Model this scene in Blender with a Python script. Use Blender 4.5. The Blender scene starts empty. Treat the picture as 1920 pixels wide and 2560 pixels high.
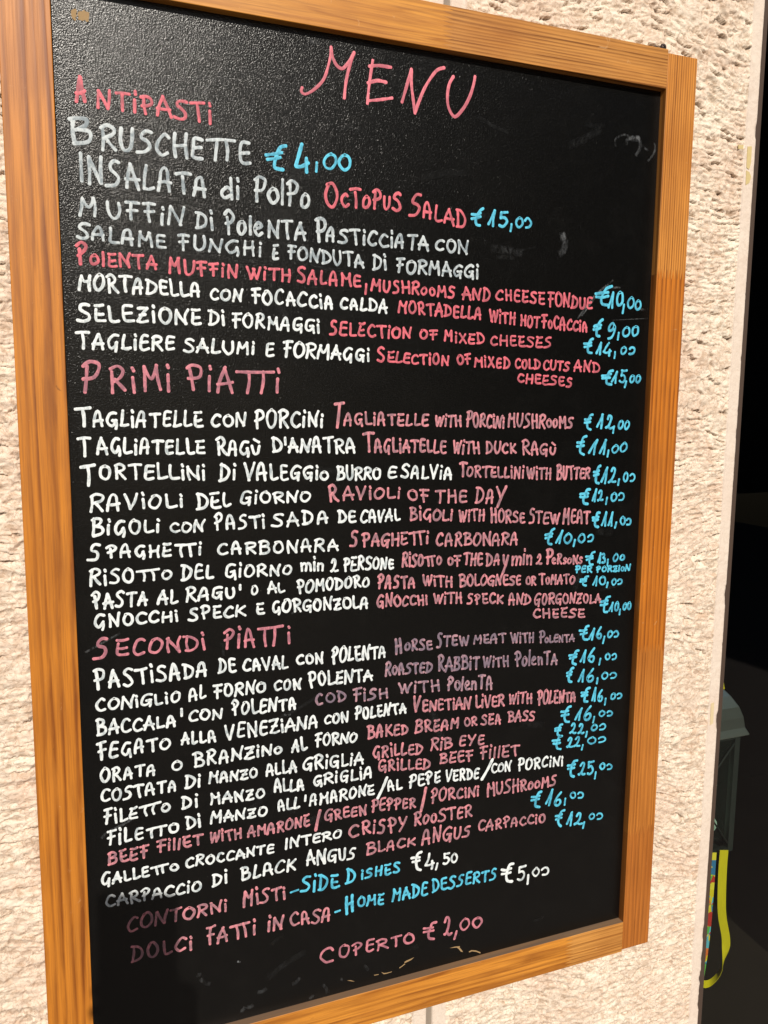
import bpy, bmesh, math, random
import numpy as np
from mathutils import Vector, Matrix

R = math.radians
scene = bpy.context.scene
col = scene.collection

# ---------------------------------------------------------------- camera, sky, sun, exposure
# metres; x = along the wall to the right, y = into the wall, z = up; the board's front face is y = 0, its bottom left corner the origin
CAM = Vector((0.01656, -0.78113, 0.68178))
RIGHT = Vector((0.9267, -0.3756, 0.0089))
FWD = Vector((0.3732, 0.9175, -0.1376))
UP = Vector((0.0435, 0.1308, 0.9905))
UP = RIGHT.cross(FWD).normalized()
cam_d = bpy.data.cameras.new('camera')
cam = bpy.data.objects.new('camera', cam_d)
col.objects.link(cam)
M = Matrix((RIGHT, UP, -FWD)).transposed().to_4x4()
M.translation = CAM
cam.matrix_world = M
cam_d.sensor_fit = 'VERTICAL'
cam_d.sensor_height = 36.0
cam_d.lens = 36.0 * 2116.27 / 2560.0
cam_d.clip_start = 0.002
cam_d.clip_end = 200.0
scene.camera = cam

SUN = Vector((-0.112, -1.0, 0.64)).normalized()
w = bpy.data.worlds.new('World')
scene.world = w
w.use_nodes = True
nt = w.node_tree
sky = nt.nodes.new('ShaderNodeTexSky')
sky.sky_type = 'NISHITA'
sky.sun_disc = False
sky.sun_elevation = math.asin(SUN.z)
sky.sun_rotation = math.atan2(SUN.x, SUN.y)
nt.links.new(sky.outputs[0], nt.nodes['Background'].inputs[0])
nt.nodes['Background'].inputs[1].default_value = 0.052
sun_d = bpy.data.lights.new('sun', 'SUN')
sun_d.energy = 4.6
sun_d.angle = R(0.53)
sun_d.color = (1.0, 0.93, 0.83)
sun = bpy.data.objects.new('sun', sun_d)
col.objects.link(sun)
sun.rotation_euler = SUN.to_track_quat('Z', 'Y').to_euler()
scene.view_settings.view_transform = 'Standard'
scene.view_settings.look = 'None'
scene.view_settings.exposure = 0.0
scene.view_settings.gamma = 1.0

# ---------------------------------------------------------------- helpers
def tag(o, label=None, cat=None, group=None, kind=None):
    if label: o['label'] = label
    if cat: o['category'] = cat
    if group: o['group'] = group
    if kind: o['kind'] = kind
    return o

def link_mesh(name, me, mat=None, parent=None):
    o = bpy.data.objects.new(name, me)
    col.objects.link(o)
    if mat: me.materials.append(mat)
    if parent: o.parent = parent
    return o

def from_bm(name, bm, mat=None, parent=None, smooth=False):
    me = bpy.data.meshes.new(name)
    bm.normal_update()
    bm.to_mesh(me); bm.free()
    if smooth:
        for p in me.polygons: p.use_smooth = True
    return link_mesh(name, me, mat, parent)

def from_py(name, verts, faces, mat=None, parent=None, smooth=False):
    me = bpy.data.meshes.new(name)
    me.from_pydata(verts, [], faces)
    me.update()
    if smooth: me.polygons.foreach_set('use_smooth', [True] * len(me.polygons))
    return link_mesh(name, me, mat, parent)

def empty(name, loc=(0, 0, 0)):
    o = bpy.data.objects.new(name, None)
    o.location = loc
    o.empty_display_size = 0.05
    col.objects.link(o)
    return o

def box_bm(lo, hi, bevel=0.0, seg=2):
    bm = bmesh.new()
    bmesh.ops.create_cube(bm, size=1.0)
    for v in bm.verts:
        v.co = Vector([lo[i] + (v.co[i] + 0.5) * (hi[i] - lo[i]) for i in range(3)])
    if bevel:
        bmesh.ops.bevel(bm, geom=bm.edges[:], offset=bevel, segments=seg, affect='EDGES', profile=0.5)
    return bm

def tube_bm(bm, pts, r, n=8, cap=True):
    pts = [Vector(p) for p in pts]
    rings = []
    for i, p in enumerate(pts):
        d = (pts[min(i + 1, len(pts) - 1)] - pts[max(i - 1, 0)]).normalized()
        a = d.orthogonal().normalized(); b = d.cross(a)
        rr = r[i] if isinstance(r, (list, tuple)) else r
        rings.append([bm.verts.new(p + rr * (math.cos(2 * math.pi * k / n) * a + math.sin(2 * math.pi * k / n) * b)) for k in range(n)])
    for i in range(len(rings) - 1):
        A, B = rings[i], rings[i + 1]
        off = min(range(n), key=lambda s: sum((A[k].co - B[(k + s) % n].co).length for k in range(n)))
        for k in range(n):
            bm.faces.new((A[k], A[(k + 1) % n], B[(k + 1 + off) % n], B[(k + off) % n]))
    if cap:
        bm.faces.new(rings[0][::-1]); bm.faces.new(rings[-1])
    return bm

# --- node helper
class N:
    def __init__(s, name):
        s.m = bpy.data.materials.new(name); s.m.use_nodes = True
        s.t = s.m.node_tree; s.b = s.t.nodes['Principled BSDF']
    def n(s, typ, **kw):
        nd = s.t.nodes.new('ShaderNode' + typ)
        for k, v in kw.items():
            if k.startswith('i_'): nd.inputs[k[2:]].default_value = v
            elif k[0] == 'i' and k[1:].isdigit(): nd.inputs[int(k[1:])].default_value = v
            else: setattr(nd, k, v)
        return nd
    def l(s, a, b): s.t.links.new(a, b)
    def math(s, op, a, b=None, c=None):
        nd = s.n('Math', operation=op)
        for i, v in enumerate((a, b, c)):
            if v is None: continue
            if hasattr(v, 'is_output'): s.l(v, nd.inputs[i])
            else: nd.inputs[i].default_value = v
        return nd.outputs[0]
    def coords(s):
        return s.n('TexCoord').outputs['Object']
    def scale(s, vec, xyz, loc=(0, 0, 0)):
        mp = s.n('Mapping'); mp.inputs['Scale'].default_value = xyz; mp.inputs['Location'].default_value = loc
        s.l(vec, mp.inputs['Vector']); return mp.outputs[0]
    def noise(s, vec, scale, detail=2.0, rough=0.5, dist=0.0):
        nd = s.n('TexNoise'); nd.inputs['Scale'].default_value = scale; nd.inputs['Detail'].default_value = detail
        nd.inputs['Roughness'].default_value = rough; nd.inputs['Distortion'].default_value = dist
        s.l(vec, nd.inputs['Vector']); return nd.outputs['Fac']
    def ramp(s, fac, stops, interp='LINEAR'):
        nd = s.n('ValToRGB'); cr = nd.color_ramp; cr.interpolation = interp
        while len(cr.elements) < len(stops): cr.elements.new(0.5)
        for e, (p, c) in zip(cr.elements, stops):
            e.position = p; e.color = (c[0], c[1], c[2], 1) if not isinstance(c, (int, float)) else (c, c, c, 1)
        s.l(fac, nd.inputs[0]); return nd.outputs[0]
    def mix(s, fac, a, b, mode='MIX'):
        nd = s.n('Mix', data_type='RGBA', blend_type=mode)
        for sock, v in ((nd.inputs[0], fac), (nd.inputs[6], a), (nd.inputs[7], b)):
            if hasattr(v, 'is_output'): s.l(v, sock)
            elif isinstance(v, (int, float)): sock.default_value = v
            else: sock.default_value = (v[0], v[1], v[2], 1)
        return nd.outputs[2]
    def bump(s, h, strength, dist, prev=None):
        nd = s.n('Bump'); nd.inputs['Strength'].default_value = strength; nd.inputs['Distance'].default_value = dist
        s.l(h, nd.inputs['Height'])
        if prev is not None: s.l(prev, nd.inputs['Normal'])
        return nd.outputs[0]
    def base(s, c, rough=None, normal=None):
        if hasattr(c, 'is_output'): s.l(c, s.b.inputs['Base Color'])
        else: s.b.inputs['Base Color'].default_value = (c[0], c[1], c[2], 1)
        if rough is not None:
            if hasattr(rough, 'is_output'): s.l(rough, s.b.inputs['Roughness'])
            else: s.b.inputs['Roughness'].default_value = rough
        if normal is not None: s.l(normal, s.b.inputs['Normal'])
        return s.m

# ---------------------------------------------------------------- materials
def wood(name, axis, joints, seed, segs, gloss=0.34, dusty=False):
    """axis: index of the grain direction; joints: positions of the finger joints along it; segs: (ring frequency, light, dark, contrast) per length of wood"""
    k = N(name)
    co = k.coords()
    sp = k.n('SeparateXYZ'); k.l(co, sp.inputs[0])
    L = sp.outputs[axis]; W = sp.outputs[0 if axis == 2 else 2]; D = sp.outputs[1]
    tri = k.math('PINGPONG', W, 0.0021)                       # the fingers: 4 mm pitch
    Lz = k.math('MULTIPLY_ADD', tri, 5.5, L)
    col_, line = None, None
    warp = k.n('CombineXYZ')
    k.l(k.math('MULTIPLY', L, 1.7), warp.inputs[0]); k.l(k.math('MULTIPLY', W, 42.0), warp.inputs[1]); k.l(k.math('MULTIPLY', D, 14.0), warp.inputs[2])
    wv = k.noise(warp.outputs[0], 1.0, 3.0, 0.5)
    fine = k.n('CombineXYZ')
    k.l(k.math('MULTIPLY', L, 14.0), fine.inputs[0]); k.l(k.math('MULTIPLY', W, 520.0), fine.inputs[1]); k.l(k.math('MULTIPLY', D, 520.0), fine.inputs[2])
    fib = k.noise(fine.outputs[0], 1.0, 4.0, 0.65)
    med = k.n('CombineXYZ')
    k.l(k.math('MULTIPLY', L, 7.0), med.inputs[0]); k.l(k.math('MULTIPLY', W, 110.0), med.inputs[1]); k.l(k.math('MULTIPLY', D, 110.0), med.inputs[2])
    mb = k.noise(med.outputs[0], 1.0, 4.0, 0.6)
    pt = k.n('CombineXYZ'); k.l(k.math('MULTIPLY', L, 9.0), pt.inputs[0]); k.l(k.math('MULTIPLY', W, 90.0), pt.inputs[1]); k.l(k.math('MULTIPLY', D, 90.0), pt.inputs[2])
    patch = k.ramp(k.noise(pt.outputs[0], 1.0, 4.0, 0.65, 0.4), [(0.34, 0.0), (0.62, 1.0)])
    for i, (fr, li, dk, con, amp) in enumerate(segs):
        t = k.math('MULTIPLY_ADD', W, fr, k.math('MULTIPLY', D, fr * 0.35))
        t = k.math('ADD', t, k.math('MULTIPLY_ADD', wv, amp, seed + i * 7.31))
        t = k.math('ADD', t, k.math('MULTIPLY', mb, 0.22))
        f = k.math('FRACT', t)
        ln = k.ramp(f, [(0.0, 0.35), (0.12, 0.0), (0.40, 0.10), (0.68, 0.70), (0.88, 1.0), (1.0, 0.35)])
        wd = k.math('FLOOR', t)                                # every ring has its own strength
        wn = k.n('TexWhiteNoise', noise_dimensions='1D'); k.l(wd, wn.inputs['W'])
        st = k.math('MULTIPLY_ADD', wn.outputs['Value'], 0.5, 0.5)
        ln = k.math('MULTIPLY', k.math('MULTIPLY', ln, st), k.math('MULTIPLY_ADD', patch, con * 1.0, con * 0.40))
        c = k.mix(ln, li, dk)
        if i == 0: col_, line = c, ln
        else:
            s = k.math('GREATER_THAN', Lz, joints[i - 1])
            col_ = k.mix(s, col_, c)
            mx = k.n('Mix', data_type='FLOAT'); k.l(s, mx.inputs[0]); k.l(line, mx.inputs[2]); k.l(ln, mx.inputs[3]); line = mx.outputs[0]
    # thin glue line at each joint
    for j in joints:
        d = k.math('ABSOLUTE', k.math('SUBTRACT', Lz, j))
        g = k.math('LESS_THAN', d, 0.0005)
        col_ = k.mix(k.math('MULTIPLY', g, 0.45), col_, (0.20, 0.075, 0.018))
    col_ = k.mix(k.math('MULTIPLY', k.ramp(fib, [(0.42, 0.0), (0.66, 1.0)]), 0.46), col_, (0.17, 0.055, 0.010))
    col_ = k.mix(k.math('MULTIPLY', k.ramp(mb, [(0.48, 0.0), (0.75, 1.0)]), 0.30), col_, (0.52, 0.20, 0.035))
    bl = k.noise(k.scale(co, (9, 9, 9)), 1.0, 2.0, 0.5)
    col_ = k.mix(k.math('MULTIPLY', k.ramp(bl, [(0.42, 0.0), (0.65, 1.0)]), 0.35), col_, (0.27, 0.078, 0.009))
    sc = k.noise(k.scale(co, (60, 60, 60)), 1.0, 5.0, 0.7, 1.5)
    col_ = k.mix(k.math('MULTIPLY', k.ramp(sc, [(0.66, 0.0), (0.74, 1.0)]), 0.42), col_, (0.66, 0.40, 0.20))
    dk = k.noise(k.scale(co, (150, 150, 150), (2, 5, 1)), 1.0, 3.0, 0.6, 0.5)
    col_ = k.mix(k.math('MULTIPLY', k.ramp(dk, [(0.72, 0.0), (0.78, 1.0)]), 0.55), col_, (0.10, 0.035, 0.01))
    if dusty:                                                  # chalk and street dust settled on the ledge
        ge = k.n('NewGeometry'); gs = k.n('SeparateXYZ'); k.l(ge.outputs['True Normal'], gs.inputs[0])
        up = k.math('MULTIPLY', k.ramp(gs.outputs[2], [(0.75, 0.0), (0.9, 1.0)]), k.math('MULTIPLY_ADD', mb, 0.5, 0.55))
        col_ = k.mix(up, col_, (0.165, 0.125, 0.092))
    rg = k.math('MULTIPLY_ADD', fib, 0.22, gloss)
    h = k.math('ADD', k.math('MULTIPLY', fib, 0.5), k.math('MULTIPLY', line, 0.5))
    k.b.inputs['Specular IOR Level'].default_value = 0.38
    return k.base(col_, rg, k.bump(h, 0.35, 0.0004))

LI = (0.66, 0.285, 0.055); DK = (0.30, 0.095, 0.016)
W_LEFT = wood('varnished_pine_left', 2, [0.075], 3.2, [(130, (0.551, 0.188, 0.0153), (0.17, 0.040, 0.004), 1.0, 2.0), (105, (0.573, 0.205, 0.0218), (0.20, 0.052, 0.005), 1.0, 3.0)])
W_RIGHT = wood('varnished_pine_right', 2, [0.162, 0.392, 0.823], 8.7,
               [(190, (0.441, 0.143, 0.0229), (0.17, 0.048, 0.007), 0.7, 3.0), (210, (0.507, 0.182, 0.0306), (0.20, 0.062, 0.009), 0.8, 4.0),
                (170, (0.573, 0.182, 0.0179), (0.17, 0.040, 0.004), 1.0, 2.0), (330, (0.639, 0.262, 0.0510), (0.19, 0.058, 0.008), 1.0, 1.0)])
W_TOP = wood('varnished_pine_top', 0, [0.402], 1.9, [(60, (0.639, 0.279, 0.0459), (0.30, 0.100, 0.012), 0.8, 9.0), (300, (0.551, 0.250, 0.0612), (0.17, 0.060, 0.010), 1.0, 3.0)])
W_BOT = wood('varnished_pine_bottom', 0, [0.585], 5.1, [(90, (0.661, 0.267, 0.0357), (0.28, 0.090, 0.010), 1.0, 5.0), (230, (0.595, 0.273, 0.0638), (0.26, 0.10, 0.018), 0.9, 3.0)], dusty=True)

def mat_board():
    k = N('black_chalkboard_paint')
    co = k.coords()
    g1 = k.noise(co, 1450.0, 1.0, 0.6)
    g2 = k.noise(co, 760.0, 1.0, 0.5)
    big = k.noise(co, 5.0, 3.0, 0.6)
    dust = k.noise(k.scale(co, (26, 26, 26)), 1.0, 6.0, 0.75, 0.6)
    c = k.mix(k.math('MULTIPLY', k.ramp(dust, [(0.5, 0.0), (0.85, 1.0)]), 0.5), (0.0026, 0.0025, 0.0023), (0.0095, 0.009, 0.0082))
    c = k.mix(k.math('MULTIPLY', big, 0.35), c, (0.0050, 0.0048, 0.0045))
    sc = k.noise(k.scale(co, (260, 260, 330)), 1.0, 2.0, 0.6)     # tiny specks of dust and lint
    c = k.mix(k.ramp(sc, [(0.80, 0.0), (0.84, 0.6)]), c, (0.16, 0.15, 0.13))
    h = k.math('ADD', k.math('MULTIPLY', g1, 0.55), k.math('MULTIPLY', g2, 0.75))
    k.b.inputs['Specular IOR Level'].default_value = 0.38
    return k.base(c, 0.21, k.bump(h, 1.0, 0.00029))
M_BOARD = mat_board()

def paint(name, thin, thick, rough=0.5, spot=0.55):
    """marker paint: 'ink' (a vertex value) is how thick it lies; blotches and brush drag come from noise"""
    k = N(name)
    co = k.coords()
    at = k.n('Attribute', attribute_name='ink')
    n1 = k.noise(k.scale(co, (330, 330, 190)), 1.0, 4.0, 0.7, 0.6)
    n2 = k.noise(k.scale(co, (1100, 1100, 1100)), 1.0, 2.0, 0.6)
    f = k.math('ADD', at.outputs['Fac'], k.math('MULTIPLY_ADD', n1, spot * 1.6, -spot * 0.8))
    f = k.math('ADD', f, k.math('MULTIPLY_ADD', n2, 0.30, -0.15))
    nd = k.n('Clamp'); k.l(f, nd.inputs[0])
    c = k.mix(k.ramp(nd.outputs[0], [(0.12, 0.0), (0.88, 1.0)], 'EASE'), thin, thick)
    k.b.inputs['Specular IOR Level'].default_value = 0.3
    return k.base(c, rough, k.bump(n2, 0.25, 0.0003))
P = {
    'w': paint('white_marker_paint', (0.33, 0.385, 0.41), (0.745, 0.785, 0.79), spot=1.0),
    'v': paint('thin_white_marker_paint', (0.20, 0.245, 0.275), (0.55, 0.60, 0.62), spot=1.0),
    'r': paint('red_marker_paint', (0.36, 0.085, 0.11), (0.70, 0.145, 0.185), spot=0.95),
    's': paint('pink_marker_paint', (0.27, 0.145, 0.17), (0.66, 0.245, 0.28), spot=1.1),
    'q': paint('lilac_marker_paint', (0.18, 0.135, 0.175), (0.48, 0.26, 0.30), spot=1.1),
    'p': paint('rose_marker_paint', (0.30, 0.12, 0.155), (0.64, 0.22, 0.265), spot=1.0),
    'h': paint('coral_marker_paint', (0.44, 0.115, 0.15), (0.76, 0.20, 0.25), spot=0.9),
    'c': paint('blue_marker_paint', (0.05, 0.27, 0.40), (0.11, 0.55, 0.75), spot=1.0),
}
def mat_plain(name, c, rough=0.6, metal=0.0, bumpy=None, spec=None):
    k = N(name)
    k.b.inputs['Metallic'].default_value = metal
    if spec is not None: k.b.inputs['Specular IOR Level'].default_value = spec
    co = k.coords()
    n = k.noise(co, (bumpy or 40.0), 4.0, 0.6)
    cc = k.mix(k.math('MULTIPLY', n, 0.5), c, [x * 0.6 for x in c])
    return k.base(cc, rough, k.bump(n, 0.2, 0.0006))
def mat_stone():
    k = N('cream_chiselled_limestone')
    co = k.coords()
    a = k.noise(k.scale(co, (16, 16, 16)), 1.0, 5.0, 0.6, 0.8)
    b = k.noise(k.scale(co, (70, 70, 95), (3, 1, 2)), 1.0, 6.0, 0.65, 1.6)
    v = k.noise(k.scale(co, (45, 45, 60), (7, 2, 5)), 1.0, 5.0, 0.6, 2.2)
    f = k.noise(k.scale(co, (600, 600, 600)), 1.0, 4.0, 0.7)
    at = k.n('Attribute', attribute_name='pit')
    fld = k.n('Attribute', attribute_name='field').outputs['Fac']
    c = k.mix(k.ramp(a, [(0.35, 0.0), (0.65, 1.0)]), (0.70, 0.555, 0.445), (0.79, 0.695, 0.575))
    c = k.mix(k.math('MULTIPLY', k.ramp(b, [(0.47, 0.0), (0.64, 1.0)]), 0.62), c, (0.46, 0.31, 0.20))
    vein = k.ramp(v, [(0.478, 0.0), (0.497, 1.0), (0.503, 1.0), (0.522, 0.0)])
    c = k.mix(k.math('MULTIPLY', vein, 0.60), c, (0.30, 0.185, 0.11))
    c = k.mix(k.math('MULTIPLY', k.ramp(b, [(0.26, 1.0), (0.42, 0.0)]), 0.6), c, (0.84, 0.77, 0.66))
    c = k.mix(k.math('MULTIPLY', k.math('SUBTRACT', 1.0, fld), 0.72), c, (0.68, 0.58, 0.50))
    # shade painted into the chisel pits and creases as a brown tint
    c = k.mix(k.math('MULTIPLY', k.ramp(at.outputs['Fac'], [(0.35, 0.0), (1.0, 1.0)]), 0.62), c, (0.24, 0.165, 0.115))
    c = k.mix(k.math('MULTIPLY', k.ramp(f, [(0.62, 0.0), (0.78, 1.0)]), 0.22), c, (0.38, 0.28, 0.20))
    h = k.math('ADD', f, k.math('MULTIPLY', b, 1.5))
    k.b.inputs['Specular IOR Level'].default_value = 0.25
    return k.base(c, 0.75, k.bump(h, 0.45, 0.0009))
M_STONE = mat_stone()
M_MORTAR = mat_plain('grey_brown_mortar', (0.27, 0.225, 0.18), 0.9, bumpy=500)
M_FRAME = mat_plain('dark_brown_powder_coat', (0.075, 0.050, 0.038), 0.5, bumpy=1500, spec=0.3)

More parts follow.
